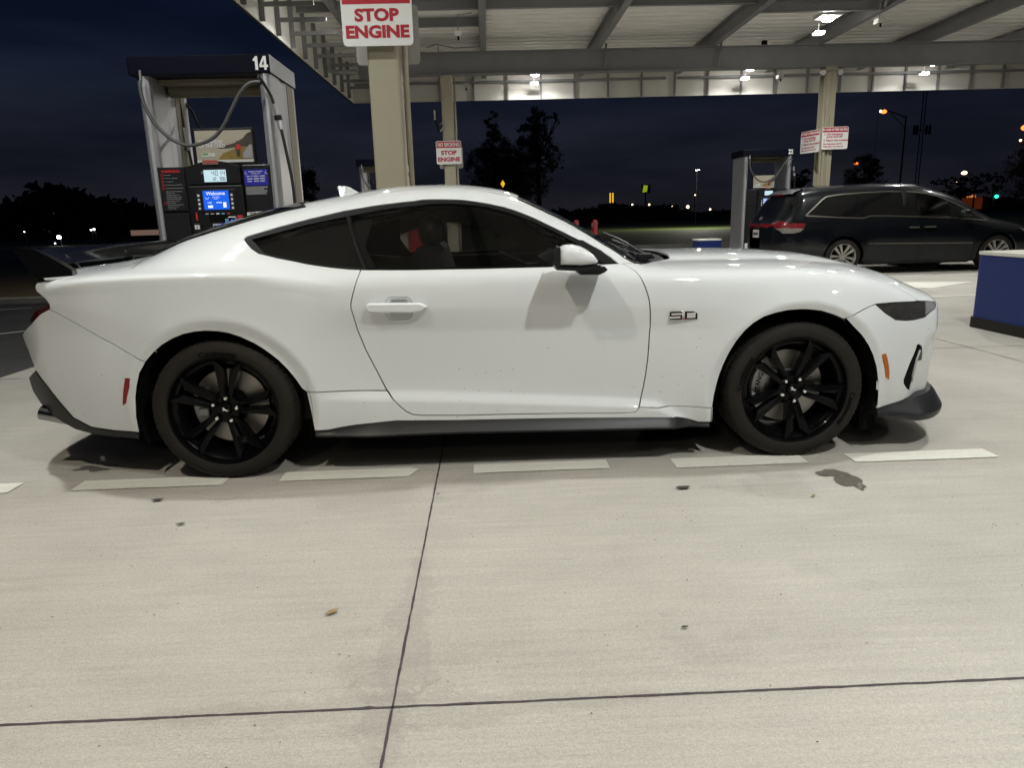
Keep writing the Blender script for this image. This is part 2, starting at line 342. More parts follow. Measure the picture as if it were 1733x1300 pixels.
def panel(name, skin, poly, m, parent, gap=.0018, depth=.014, off=0., h=.02, holes=(), both=True, sharp_in=False):
    """poly: outline in (x, t). Cut from the skin, with a real folded edge going inwards; a mirrored twin for the far side."""
    P_ = clean([(a, b*VS_) for a, b in poly]); P_ = inset(P_, gap); P_ = clean(dens(P_, h))
    Hs = [clean(dens(inset(clean([(a, b*VS_) for a, b in hh]), -gap), h)) for hh in holes]
    xs = np.array([p[0] for p in P_]); ys = np.array([p[1] for p in P_])
    gx, gy = np.meshgrid(np.arange(xs.min(), xs.max(), h), np.arange(ys.min(), ys.max(), h*.8)); gx = gx.ravel() + (np.round(gy.ravel()/(h*.8)) % 2)*h/2; gy = gy.ravel()
    k = poly_in(gx, gy, P_) & (dist_poly(gx, gy, P_) > h*.45)
    for hh in Hs: k &= ~poly_in(gx, gy, hh) & (dist_poly(gx, gy, hh) > h*.45)
    V = list(P_); E2 = []; base = len(V)
    for hh in Hs:
        E2 += [(base + i, base + (i+1) % len(hh)) for i in range(len(hh))]; V += hh; base += len(hh)
    V += [(float(a), float(b)) for a, b in zip(gx[k], gy[k])]
    r_ = delaunay_2d_cdt([Vector(v) for v in V], E2, [list(range(len(P_)))], 1, 1e-6)
    v2 = np.array([(p.x, p.y) for p in r_[0]]); F = [list(q) for q in r_[2]]
    if Hs:
        c = np.array([v2[q].mean(0) for q in F]); bad = np.zeros(len(F), bool)
        for hh in Hs: bad |= poly_in(c[:, 0], c[:, 1], hh)
        F = [q for q, b in zip(F, bad) if not b]
    co, nn = skin_map(skin, v2[:, 0], v2[:, 1]/VS_, 0); co = co + nn*(off(v2[:, 0], v2[:, 1], P_)[:, None] if callable(off) else off)
    objs = []
    for side in ((0, 1) if both else (0,)):
        bm = bmesh.new(); c2 = co.copy(); n2 = nn.copy()
        if side: c2[:, 1] = 2*skin.yc - c2[:, 1]; n2[:, 1] *= -1
        vs = [bm.verts.new(c) for c in c2]; bm.verts.index_update()
        for q in F:
            q = q[::-1] if side else q
            try: fc = bm.faces.new([vs[i] for i in q]); fc.smooth = True
            except ValueError: pass
        for v in [v for v in bm.verts if not v.link_faces]: bm.verts.remove(v)
        if depth:
            be = [e for e in bm.edges if len(e.link_faces) == 1]; idx = {v: i for i, v in enumerate(vs)}
            nv = {}
            for e in be:
                for v in e.verts:
                    if v not in nv: nv[v] = bm.verts.new(Vector(v.co) - Vector(n2[idx[v]])*depth)
            for e in be:
                a, b = e.verts; lf = e.link_faces[0]; e.smooth = False
                l = [l for l in lf.loops if l.edge == e][0]; a, b = l.vert, l.link_loop_next.vert
                bm.faces.new([b, a, nv[a], nv[b]])
        me = bpy.data.meshes.new(name); bm.to_mesh(me); bm.free(); me.materials.append(MAT[m])
        # exact normals of the smooth skin
        o = bpy.data.objects.new(name, me); COL.objects.link(o); o.parent = parent; objs.append(o)
    return objs
def ribbon(name, skin, pts, w, m, parent, off=.0015, both=False):
    """narrow strip lying on the skin; pts in (x, t)"""
    pts = np.array(pts); co, n = skin_map(skin, pts[:, 0], pts[:, 1], 0); L = []
    for i in range(len(co)):
        d = co[min(i+1, len(co)-1)] - co[max(i-1, 0)]; s_ = np.cross(d, n[i]); s_ /= np.linalg.norm(s_) + 1e-9
        L.append((co[i] + n[i]*off - s_*w/2, co[i] + n[i]*off + s_*w/2))
    b = MB(); vs = [tuple(q) for p in L for q in p]; fs = [[2*i, 2*i+1, 2*i+3, 2*i+2] for i in range(len(L)-1)]
    b.add(vs, fs, m, True); return b.build(name, m, parent, fixn=False)
# outlines of the coupe side in metres (x along the car, z up)
CT = {
 'door': [(0.6736,0.9663),(0.6464,0.8804),(0.6277,0.8162),(0.6269,0.7934),(0.6453,0.6873),(0.6723,0.597),(0.7121,0.5001),(0.7579,0.3925),(0.8045,0.342),(0.8274,0.3166),(0.8506,0.296),(0.8789,0.281),(0.9224,0.2745),(1.1089,0.2677),(1.6757,0.2577),(1.9364,0.254),(1.9511,0.2587),(1.9608,0.2696),(1.9642,0.2805),(1.978,0.3041),(1.9924,0.3743),(2.0024,0.4459),(2.0093,0.5269),(2.0125,0.6461),(2.0145,0.6658),(2.01,0.7401),(2.0039,0.7928),(1.9948,0.828),(1.9839,0.8584),(1.9735,0.8838),(1.9597,0.9089),(1.9486,0.9231),(1.9333,0.9355),(1.9172,0.9467),(1.8971,0.9563),(1.7411,0.9561),(1.5487,0.9542),(1.4799,0.9548),(1.1946,0.9562),(0.918,0.9594)],
 'rocker': [(0.3863,0.4067),(0.5623,0.3993),(0.7578,0.3901),(0.8045,0.342),(0.8274,0.3166),(0.8506,0.296),(0.8789,0.281),(0.9224,0.2745),(1.1089,0.2677),(1.6757,0.2577),(1.9364,0.254),(1.9511,0.2587),(1.9608,0.2696),(1.9642,0.2805),(2.3178,0.2627),(2.3149,0.1914),(2.2571,0.19),(2.1452,0.2244),(1.6754,0.235),(1.1079,0.2443),(0.7997,0.2532),(0.7509,0.25),(0.604,0.2386),(0.5351,0.2291),(0.4761,0.2188),(0.4093,0.2183),(0.4052,0.2551),(0.3965,0.3246)],
 'fender': [(1.9642,0.2805),(1.978,0.3041),(1.9924,0.3743),(2.0024,0.4459),(2.0093,0.5269),(2.0125,0.6461),(2.0145,0.6658),(2.01,0.7401),(2.0039,0.7928),(1.9948,0.828),(1.9839,0.8584),(1.9735,0.8838),(1.9597,0.9089),(1.9486,0.9231),(1.9333,0.9355),(1.9172,0.9467),(1.8971,0.9563),(1.9621,0.9541),(2.0741,0.9482),(2.0942,0.9433),(2.1132,0.9297),(2.1293,0.9233),(2.2548,0.9235),(2.3939,0.9227),(2.4989,0.9195),(2.6958,0.9184),(2.8,0.9136),(2.9137,0.902),(2.9955,0.89),(3.0652,0.8709),(3.0957,0.8541),(3.2108,0.811),(3.2858,0.7751),(3.3446,0.7463),(3.3194,0.7359),(3.1539,0.7405),(3.0763,0.7396),(2.9232,0.6835),(2.9182,0.6771),(2.8655,0.7015),(2.8093,0.7199),(2.759,0.7278),(2.7051,0.7318),(2.6434,0.73),(2.5823,0.7192),(2.5298,0.7032),(2.4833,0.6753),(2.445,0.6381),(2.4125,0.5895),(2.3854,0.5336),(2.3636,0.475),(2.3484,0.4214),(2.3372,0.3679),(2.328,0.3146),(2.3224,0.2612),(2.3227,0.1909),(2.3206,0.2611)],
 'headlamp': [(3.0763,0.7393),(3.1554,0.7403),(3.3198,0.7351),(3.43,0.7335),(3.515,0.724),(3.5,0.703),(3.4371,0.685),(3.393,0.6554),(3.3136,0.6488),(3.2584,0.6499),(3.1964,0.6582),(3.1345,0.6937)],
 'front_bumper': [(2.9232,0.6835),(3.0763,0.7393),(3.1345,0.6937),(3.1964,0.6582),(3.2584,0.6499),(3.3136,0.6488),(3.393,0.6554),(3.4371,0.685),(3.5,0.703),(3.515,0.724),(3.56,0.712),(3.618,0.69),(3.618,0.5),(3.618,0.25),(3.4676,0.2327),(3.4133,0.2126),(3.2907,0.2226),(3.1349,0.2296),(3.138,0.2294),(3.1356,0.2955),(3.1245,0.3724),(3.1095,0.4327),(3.0847,0.4928),(3.0524,0.5472),(3.0115,0.5992),(2.9664,0.6423)],
 'vent': [(3.3557,0.5275),(3.3725,0.5163),(3.3698,0.4959),(3.3582,0.4444),(3.3587,0.3894),(3.3592,0.36),(3.3648,0.3357),(3.3521,0.2856),(3.3092,0.3113),(3.2858,0.3377),(3.282,0.3577),(3.2926,0.3926),(3.3056,0.4324),(3.3245,0.474),(3.3369,0.5052),(3.3412,0.5253)],
 'vent_side': [(3.3725,0.5163),(3.3788,0.5058),(3.4038,0.4383),(3.3601,0.44),(3.3698,0.4959)],
 'amber': [(3.1176,0.5028),(3.1466,0.5056),(3.1604,0.4754),(3.1715,0.4447),(3.1822,0.4055),(3.1876,0.3653),(3.1564,0.3847),(3.1473,0.4185),(3.1327,0.4631)],
 'quarter': [(-0.8505,0.9546),(-0.8583,0.9499),(-0.8573,0.9398),(-0.8573,0.9243),(-0.8435,0.9063),(-0.8142,0.8892),(-0.7885,0.8727),(-0.769,0.8521),(-0.7689,0.8378),(-0.7759,0.8271),(-0.668,0.7806),(-0.5265,0.6999),(-0.3219,0.5824),(-0.2766,0.6255),(-0.23,0.6605),(-0.1777,0.6884),(-0.1279,0.7062),(-0.0755,0.7158),(-0.0242,0.7183),(0.026,0.7138),(0.076,0.7033),(0.1286,0.6818),(0.1802,0.6528),(0.2142,0.6274),(0.2471,0.5976),(0.2795,0.5644),(0.3131,0.5192),(0.3415,0.4707),(0.3654,0.4224),(0.3862,0.4062),(0.3863,0.4067),(0.5623,0.3993),(0.7578,0.3901),(0.7121,0.5001),(0.6723,0.597),(0.6453,0.6873),(0.6269,0.7934),(0.6277,0.8162),(0.6464,0.8804),(0.6736,0.9663),(0.6194,0.9701),(0.5486,0.9788),(0.4308,0.9981),(0.2887,1.0294),(0.2007,1.052),(0.1619,1.0746),(0.1295,1.1011),(0.1102,1.1199),(0.1195,1.1289),(0.257,1.1675),(0.3978,1.2021),(0.5626,1.2366),(0.742,1.2612),(0.9087,1.2754),(0.9506,1.2818),(1.026,1.2808),(1.1014,1.2778),(1.2016,1.2663),(1.2765,1.253),(1.3513,1.2352),(1.4251,1.2086),(1.4981,1.1773),(1.5937,1.1279),(1.7033,1.0703),(1.7237,1.0672),(1.8018,1.0206),(1.8458,0.9873),(1.8794,0.958),(1.8918,0.9566),(1.9621,0.9541),(1.8794,1.0079),(1.8111,1.0521),(1.7548,1.0936),(1.6959,1.1412),(1.6517,1.1487),(1.5553,1.2008),(1.4827,1.2424),(1.4234,1.2737)],
 'rear_bumper': [(-0.7759,0.8271),(-0.668,0.7806),(-0.5265,0.6999),(-0.3219,0.5824),(-0.3639,0.5263),(-0.3914,0.4609),(-0.409,0.4042),(-0.4237,0.3087),(-0.4236,0.2336),(-0.4236,0.2336),(-0.5588,0.2366),(-0.6857,0.2475),(-0.7804,0.2913),(-0.8333,0.3629),(-0.8923,0.447),(-0.9613,0.516),(-1.0067,0.6096),(-1.0843,0.6774),(-0.9269,0.7491),(-0.8354,0.8045)],
 'red_marker': [(-0.436,0.5088),(-0.4065,0.5075),(-0.4209,0.4636),(-0.4426,0.4156),(-0.4562,0.3816),(-0.476,0.3661),(-0.4788,0.3803),(-0.4609,0.4428)],
 'tail_lamp': [(-0.769,0.8521),(-0.7689,0.8378),(-0.7759,0.8271),(-0.8794,0.7638),(-0.8855,0.7649),(-0.8224,0.817)],
 'window_open': [(0.1102,1.1199),(0.1195,1.1289),(0.257,1.1675),(0.3978,1.2021),(0.5626,1.2366),(0.742,1.2612),(0.9087,1.2754),(0.9506,1.2818),(1.026,1.2808),(1.1014,1.2778),(1.2016,1.2663),(1.2765,1.253),(1.3513,1.2352),(1.4251,1.2086),(1.4981,1.1773),(1.5937,1.1279),(1.7033,1.0703),(1.7237,1.0672),(1.8018,1.0206),(1.8458,0.9873),(1.8794,0.958),(1.7411,0.9561),(1.5487,0.9542),(1.4799,0.9548),(1.1946,0.9562),(0.918,0.9594),(0.6736,0.9663),(0.6194,0.9701),(0.5486,0.9788),(0.4308,0.9981),(0.2887,1.0294),(0.2007,1.052),(0.1619,1.0746),(0.1295,1.1011)],
 'quarter_glass': [(0.1488,1.1176),(0.1808,1.0931),(0.231,1.0525),(0.4297,1.007),(0.5714,0.9857),(0.6846,0.9762),(0.5823,1.2126),(0.4032,1.1803),(0.2635,1.1462)],
 'door_glass': [(0.7131,0.9727),(0.602,1.2149),(0.7447,1.2388),(0.9101,1.253),(0.9518,1.2613),(1.0267,1.2617),(1.1515,1.254),(1.2759,1.237),(1.3501,1.2154),(1.4236,1.19),(1.4964,1.1604),(1.5918,1.1123),(1.6848,1.0579),(1.6838,1.0709),(1.7605,1.0167),(1.8228,0.9748),(1.8445,0.9598),(1.6934,0.9602),(1.5663,0.9586),(1.1947,0.9619)],
 'hoodgap': [(1.9621,0.9541),(2.0741,0.9482),(2.0942,0.9433),(2.1132,0.9297),(2.1293,0.9233),(2.2548,0.9235),(2.3939,0.9227),(2.4989,0.9195),(2.6958,0.9184),(2.8,0.9136),(2.9137,0.902),(2.9955,0.89),(3.0652,0.8709),(3.0957,0.8541),(3.2108,0.811),(3.2858,0.7751),(3.3446,0.7463)],
 'archR': [(-0.4236,0.2336),(-0.4237,0.3087),(-0.409,0.4042),(-0.3914,0.4609),(-0.3639,0.5263),(-0.3208,0.5827),(-0.2766,0.6255),(-0.23,0.6605),(-0.1777,0.6884),(-0.1279,0.7062),(-0.0755,0.7158),(-0.0242,0.7183),(0.026,0.7138),(0.076,0.7033),(0.1286,0.6818),(0.1802,0.6528),(0.2142,0.6274),(0.2471,0.5976),(0.2795,0.5644),(0.3131,0.5192),(0.3415,0.4707),(0.3654,0.4224),(0.3826,0.3752),(0.3862,0.4062),(0.3965,0.3246),(0.4052,0.2551),(0.4093,0.2183)],
 'archF': [(2.3227,0.1909),(2.3224,0.2612),(2.328,0.3146),(2.3372,0.3679),(2.3484,0.4214),(2.3636,0.475),(2.3854,0.5336),(2.4125,0.5895),(2.445,0.6381),(2.4833,0.6753),(2.5298,0.7032),(2.5823,0.7192),(2.6434,0.73),(2.7051,0.7318),(2.759,0.7278),(2.8093,0.7199),(2.8655,0.7015),(2.9182,0.6771),(2.9664,0.6423),(3.0115,0.5992),(3.0524,0.5472),(3.0847,0.4928),(3.1095,0.4327),(3.1245,0.3724),(3.1356,0.2955),(3.138,0.2294)],
 'rockR': [(0.3863,0.4067),(0.5623,0.3993),(0.7578,0.3901)],
 'rockF': [(1.964,0.2792),(2.3178,0.2627)],
 'whitebot': [(0.4093,0.2183),(0.4761,0.2188),(0.5351,0.2291),(0.604,0.2386),(0.7509,0.25),(0.7997,0.2532),(1.1079,0.2443),(1.6754,0.235),(2.1452,0.2244),(2.2571,0.19),(2.3149,0.1914)],
 'skirtbot': [(0.4107,0.1862),(0.698,0.1838),(0.8446,0.1861),(1.1055,0.1865),(1.6748,0.1783),(2.1207,0.1749),(2.3136,0.164)],
 'valance': [(-0.9613,0.516),(-1.0673,0.462),(-1.0514,0.3947),(-0.9639,0.321),(-0.8544,0.265),(-0.7831,0.2298),(-0.6957,0.2142),(-0.5674,0.204),(-0.4262,0.1998),(-0.4236,0.2336),(-0.5588,0.2366),(-0.6857,0.2475),(-0.7804,0.2913),(-0.8333,0.3629),(-0.8923,0.447)],
 'badge': [(2.0965,0.738),(2.2311,0.7351),(2.2339,0.6971),(2.099,0.6997)],
 'handle': [(0.6948,0.7967),(0.9737,0.7909)],
}
# ---------------------------------------------------------------- white coupe
mat('paint_white', (.685, .705, .72), rough=.55, spec=.2, coat=1, var=(3, .012))
def add_specks(m, zmax=.62):
    t = m.node_tree; b = t.nodes['Principled BSDF']; src = b.inputs['Base Color'].links[0].from_socket
    tcn = N(t, 'ShaderNodeTexCoord'); vo = N(t, 'ShaderNodeTexVoronoi'); vo.inputs['Scale'].default_value = 26; t.links.new(tcn.outputs['Object'], vo.inputs['Vector'])
    lt = N(t, 'ShaderNodeMath', operation='LESS_THAN'); t.links.new(vo.outputs['Distance'], lt.inputs[0]); lt.inputs[1].default_value = .085
    n = N(t, 'ShaderNodeTexNoise'); n.inputs['Scale'].default_value = 3.2; t.links.new(tcn.outputs['Object'], n.inputs['Vector'])
    g = N(t, 'ShaderNodeMath', operation='GREATER_THAN'); t.links.new(n.outputs[0], g.inputs[0]); g.inputs[1].default_value = .50
    s = N(t, 'ShaderNodeSeparateXYZ'); t.links.new(tcn.outputs['Object'], s.inputs[0]); l2 = N(t, 'ShaderNodeMath', operation='LESS_THAN'); t.links.new(s.outputs['Z'], l2.inputs[0]); l2.inputs[1].default_value = zmax
    a = N(t, 'ShaderNodeMath', operation='MULTIPLY'); t.links.new(lt.outputs[0], a.inputs[0]); t.links.new(g.outputs[0], a.inputs[1])
    c = N(t, 'ShaderNodeMath', operation='MULTIPLY'); t.links.new(a.outputs[0], c.inputs[0]); t.links.new(l2.outputs[0], c.inputs[1])
    d = N(t, 'ShaderNodeMath', operation='MULTIPLY'); t.links.new(c.outputs[0], d.inputs[0]); d.inputs[1].default_value = .55
    mx = N(t, 'ShaderNodeMix', data_type='RGBA'); t.links.new(d.outputs[0], mx.inputs[0]); t.links.new(src, mx.inputs[6]); mx.inputs[7].default_value = (.16, .13, .10, 1)
    # thin grey-brown tint, stronger low on the body, broken up by noise
    fz = N(t, 'ShaderNodeMapRange'); t.links.new(s.outputs['Z'], fz.inputs[0]); fz.inputs[1].default_value = .52; fz.inputs[2].default_value = .20; fz.inputs[3].default_value = 0; fz.inputs[4].default_value = 1
    mp_ = N(t, 'ShaderNodeMapping'); mp_.inputs['Scale'].default_value = (1, 1, .35); t.links.new(tcn.outputs['Object'], mp_.inputs[0]); n3 = N(t, 'ShaderNodeTexNoise'); n3.inputs['Scale'].default_value = 14; n3.inputs['Detail'].default_value = 8; n3.inputs['Roughness'].default_value = .7; t.links.new(mp_.outputs[0], n3.inputs['Vector'])
    ff = N(t, 'ShaderNodeMath', operation='MULTIPLY'); t.links.new(fz.outputs[0], ff.inputs[0]); t.links.new(n3.outputs[0], ff.inputs[1]); f2 = N(t, 'ShaderNodeMath', operation='MULTIPLY'); t.links.new(ff.outputs[0], f2.inputs[0]); f2.inputs[1].default_value = .30
    m2 = N(t, 'ShaderNodeMix', data_type='RGBA'); t.links.new(f2.outputs[0], m2.inputs[0]); t.links.new(mx.outputs[2], m2.inputs[6]); m2.inputs[7].default_value = (.34, .31, .27, 1)
    t.links.new(m2.outputs[2], b.inputs['Base Color'])
add_specks(MAT['paint_white'])
mat('gloss_black', (.0025, .0025, .003), rough=.3, spec=.06, coat=.14)
mat('satin_black', (.010, .0105, .012), rough=.42, spec=.3)
mat('skirt_grey', (.012, .0122, .014), rough=.42, spec=.35)
mat('deep_black', (.004, .004, .004), rough=.9, spec=.1)
mat('rubber', (.017, .0148, .0125), rough=.72, spec=.2, bump=(240, .12), var=(14, .25))
mat('rubber_mark', (.0015, .0015, .0015), rough=.6, spec=.05)
mat('trim_black', (.009, .009, .0095), rough=.65, spec=.12)
mat('dark_chrome', (.25, .25, .26), rough=.2, metal=1)
mat('chrome', (.8, .8, .82), rough=.08, metal=1)
mat('disc_steel', (.42, .40, .37), rough=.45, metal=1, var=(60, .12, (1, 1, 1)))
mat('caliper_grey', (.55, .55, .56), rough=.5, metal=.3); mat('wing_black', (.003, .003, .0035), rough=.3, spec=.2, coat=1)
mat('seat_black', (.008, .008, .009), rough=.75)
mat('amber', (.40, .10, .006), rough=.4, spec=.2, coat=.2, var=(40, .25))
mat('red_lens', (.22, .004, .006), rough=.4, spec=.2, coat=.2, var=(40, .2))
mat('dark_red_lens', (.05, .002, .004), rough=.12, coat=1)
mat('lamp_dark', (.035, .034, .033), rough=.25, coat=.6, var=(14, .5))
mat('lamp_silver', (.45, .45, .46), rough=.18, metal=.5, coat=1)
mat('red_dot', (.5, .02, .02), rough=.3)
glass_mat('glass_side', (.55, .55, .55), .5); glass_mat('glass_front', (.42, .46, .45)); glass_mat('glass_rear', (.05, .05, .055))
CS = Skin(COUPE_ROWS, .93, coupe_disp)
CY = .93
def wheel_obj(parent, loc, phase, words, flip=False, copyof=None):
    w = bpy.data.objects.new('wheel', None); COL.objects.link(w); w.parent = parent; w.location = loc; w.empty_display_size = .1
    if flip: w.rotation_euler = (0, 0, pi)
    # tyre
    R0 = .338
    prof = [(.246, .02), (.252, .006), (.257, .0), (.270, -.007), (.288, -.010), (.306, -.0085), (.308, -.0065), (.3125, -.006), (.322, .001), (.330, .011), (.3345, .024), (.336, .04),
            (.3365, .052), (.330, .053), (.330, .061), (.3375, .062), (.3378, .095), (.331, .096), (.331, .105), (.338, .106), (.338, .142), (.331, .143), (.331, .152), (.3378, .153), (.3375, .186), (.330, .187), (.330, .195), (.3365, .196),
            (.334, .225), (.326, .243), (.30, .256), (.27, .252), (.25, .24), (.246, .22)]
    seg = 216; vs = []; fs = []; n = len(prof)
    for i in range(seg):
        a = 2*pi*i/seg
        for k, (r_, h) in enumerate(prof):
            if 9 <= k <= 12 and i % 3 == 0: r_ -= .0045; h += .001*(k < 11)
            vs.append((r_*cos(a), h, r_*sin(a)))
    for i in range(seg):
        j = (i+1) % seg
        for k in range(n-1): fs.append([i*n + k, i*n + k+1, j*n + k+1, j*n + k])
    ty = MB().add(vs, fs, 'rubber', True).build('tyre', 'rubber', w, sharp=50)
    for word, ang, rr, hh in words:
        mb = MB()
        v, f_ = text_mesh(word, hh, bold=.0006, sx=1.0); o2 = []
        for x, y, z in v:
            a = RAD(ang) - x/rr; R_ = rr + y; d = -.0108 - .0*abs(y); o2.append((R_*cos(a), d, R_*sin(a)))
        mb.add(o2, f_, 'rubber_mark').build('sidewall_lettering', 'rubber_mark', ty, fixn=False)
    for a0_ in (0, 120, 240):      # raised ribs of the sidewall
        pass
    # rim
    rim = MB()
    rim.lathe([(.246, .014), (.2555, .002), (.2565, -.003), (.2545, -.006), (.251, -.004), (.2475, .003), (.243, .012), (.2415, .02), (.236, .026), (.226, .03), (.219, .040), (.214, .058), (.210, .085), (.208, .13), (.210, .2), (.222, .235), (.246, .24)], 96, 'gloss_black')
    rim.lathe([(.001, .030), (.026, .030), (.0275, .033), (.030, .040), (.044, .043), (.062, .042), (.069, .052), (.066, .085), (.0, .085)], 60, 'gloss_black')
    for k in range(5):
        A = RAD(phase + 72*k)
        M = Matrix.Rotation(-A, 4, 'Y')
        for s_ in (1, -1):
            def q(u_, w_, d): return (u_, d, w_*s_)
            # faceted blade: base, tip, and a ridge line along the middle
            vs = [q(.050, .0045, .040), q(.058, .026, .032), q(.150, .0435, .015), q(.240, .066, .006), q(.229, .048, .006), q(.200, .0150, .013), q(.140, .0085, .024),
                  q(.055, .008, .085), q(.062, .028, .085), q(.150, .040, .075), q(.234, .060, .060), q(.224, .045, .060), q(.206, .018, .060), q(.140, .012, .075), q(.135, .0185, .0145), q(.210, .032, .0065)]
            fs = [(0, 1, 14), (1, 2, 14), (2, 3, 15, 14), (3, 4, 15), (4, 5, 15), (5, 6, 14, 15), (6, 0, 14), (0, 7, 8, 1), (1, 8, 9, 2), (2, 9, 10, 3), (3, 10, 11, 4), (4, 11, 12, 5), (5, 12, 13, 6), (6, 13, 7, 0)]
            if s_ < 0: fs = [f_[::-1] for f_ in fs]
            rim.add(vs, fs, 'gloss_black', False, M)
        # lug pocket ring
        rim.lathe([(.0125, .040), (.0145, .034), (.017, .034), (.0185, .044)], 18, 'gloss_black', Matrix.Translation((.0572*cos(A), 0, .0572*sin(A))))
    a = RAD(phase - 115); rim.cyl(.0045, (.222*cos(a), .03, .222*sin(a)), (.212*cos(a), .012, .212*sin(a)), 10, 'gloss_black')
    rim = rim.build('rim', 'gloss_black', w, fixn=True, sharp=18)
    for k in range(5):
        A = RAD(phase + 72*k); x, z = .0572*cos(A), .0572*sin(A)
        b = MB(); b.lathe([(.0, .016), (.0075, .0168), (.0112, .021), (.013, .028), (.0138, .05)], 6, 'chrome', Matrix.Translation((x, 0, z)) @ Matrix.Rotation(.3*k, 4, 'Y'))
        b.build('lug_nut', 'chrome', w, sharp=20)
    b = MB(); b.lathe([(0, .026), (.020, .0262), (.024, .028), (.026, .031)], 32, 'gloss_black'); cap = b.build('centre_cap', 'gloss_black', w)
    ho = [(-19, 3), (-14, 6), (-12, 11), (-9, 12), (-8, 9), (-4, 5), (3, 4), (8, 3), (15, 5), (19, 2), (13, 1), (10, -1), (12, -5), (18, -8), (11, -6), (7, -3), (2, -3), (-2, -4), (-9, -9), (-13, -8), (-7, -4), (-9, -1), (-13, 2)]
    MB().prism([(a_*.00088, b_*.00088) for a_, b_ in ho], .0012, 'y', .0246, 'chrome', Matrix.Rotation(RAD(25), 4, 'Y')).build('cap_emblem', 'chrome', cap)
    b = MB(); b.lathe([(.085, .118), (.180, .118), (.182, .121), (.182, .146), (.180, .149), (.085, .149)], 72, 'disc_steel'); b.lathe([(.0, .098), (.080, .098), (.088, .104), (.088, .118)], 48, 'satin_black')
    b.build('brake_disc', 'disc_steel', w)
    return w
def arc_block(r0, r1, a0, a1, y0, y1, n=14):
    pts = [(r1*cos(RAD(a0 + (a1-a0)*i/n)), r1*sin(RAD(a0 + (a1-a0)*i/n))) for i in range(n+1)] + [(r0*cos(RAD(a1 - (a1-a0)*i/n)), r0*sin(RAD(a1 - (a1-a0)*i/n))) for i in range(n+1)]
    return pts
for k_ in ('fender', 'hoodgap'): CT[k_] = [(x, .7375) if 3.33 < x < 3.36 and z > .74 else (x, z) for x, z in CT[k_]]
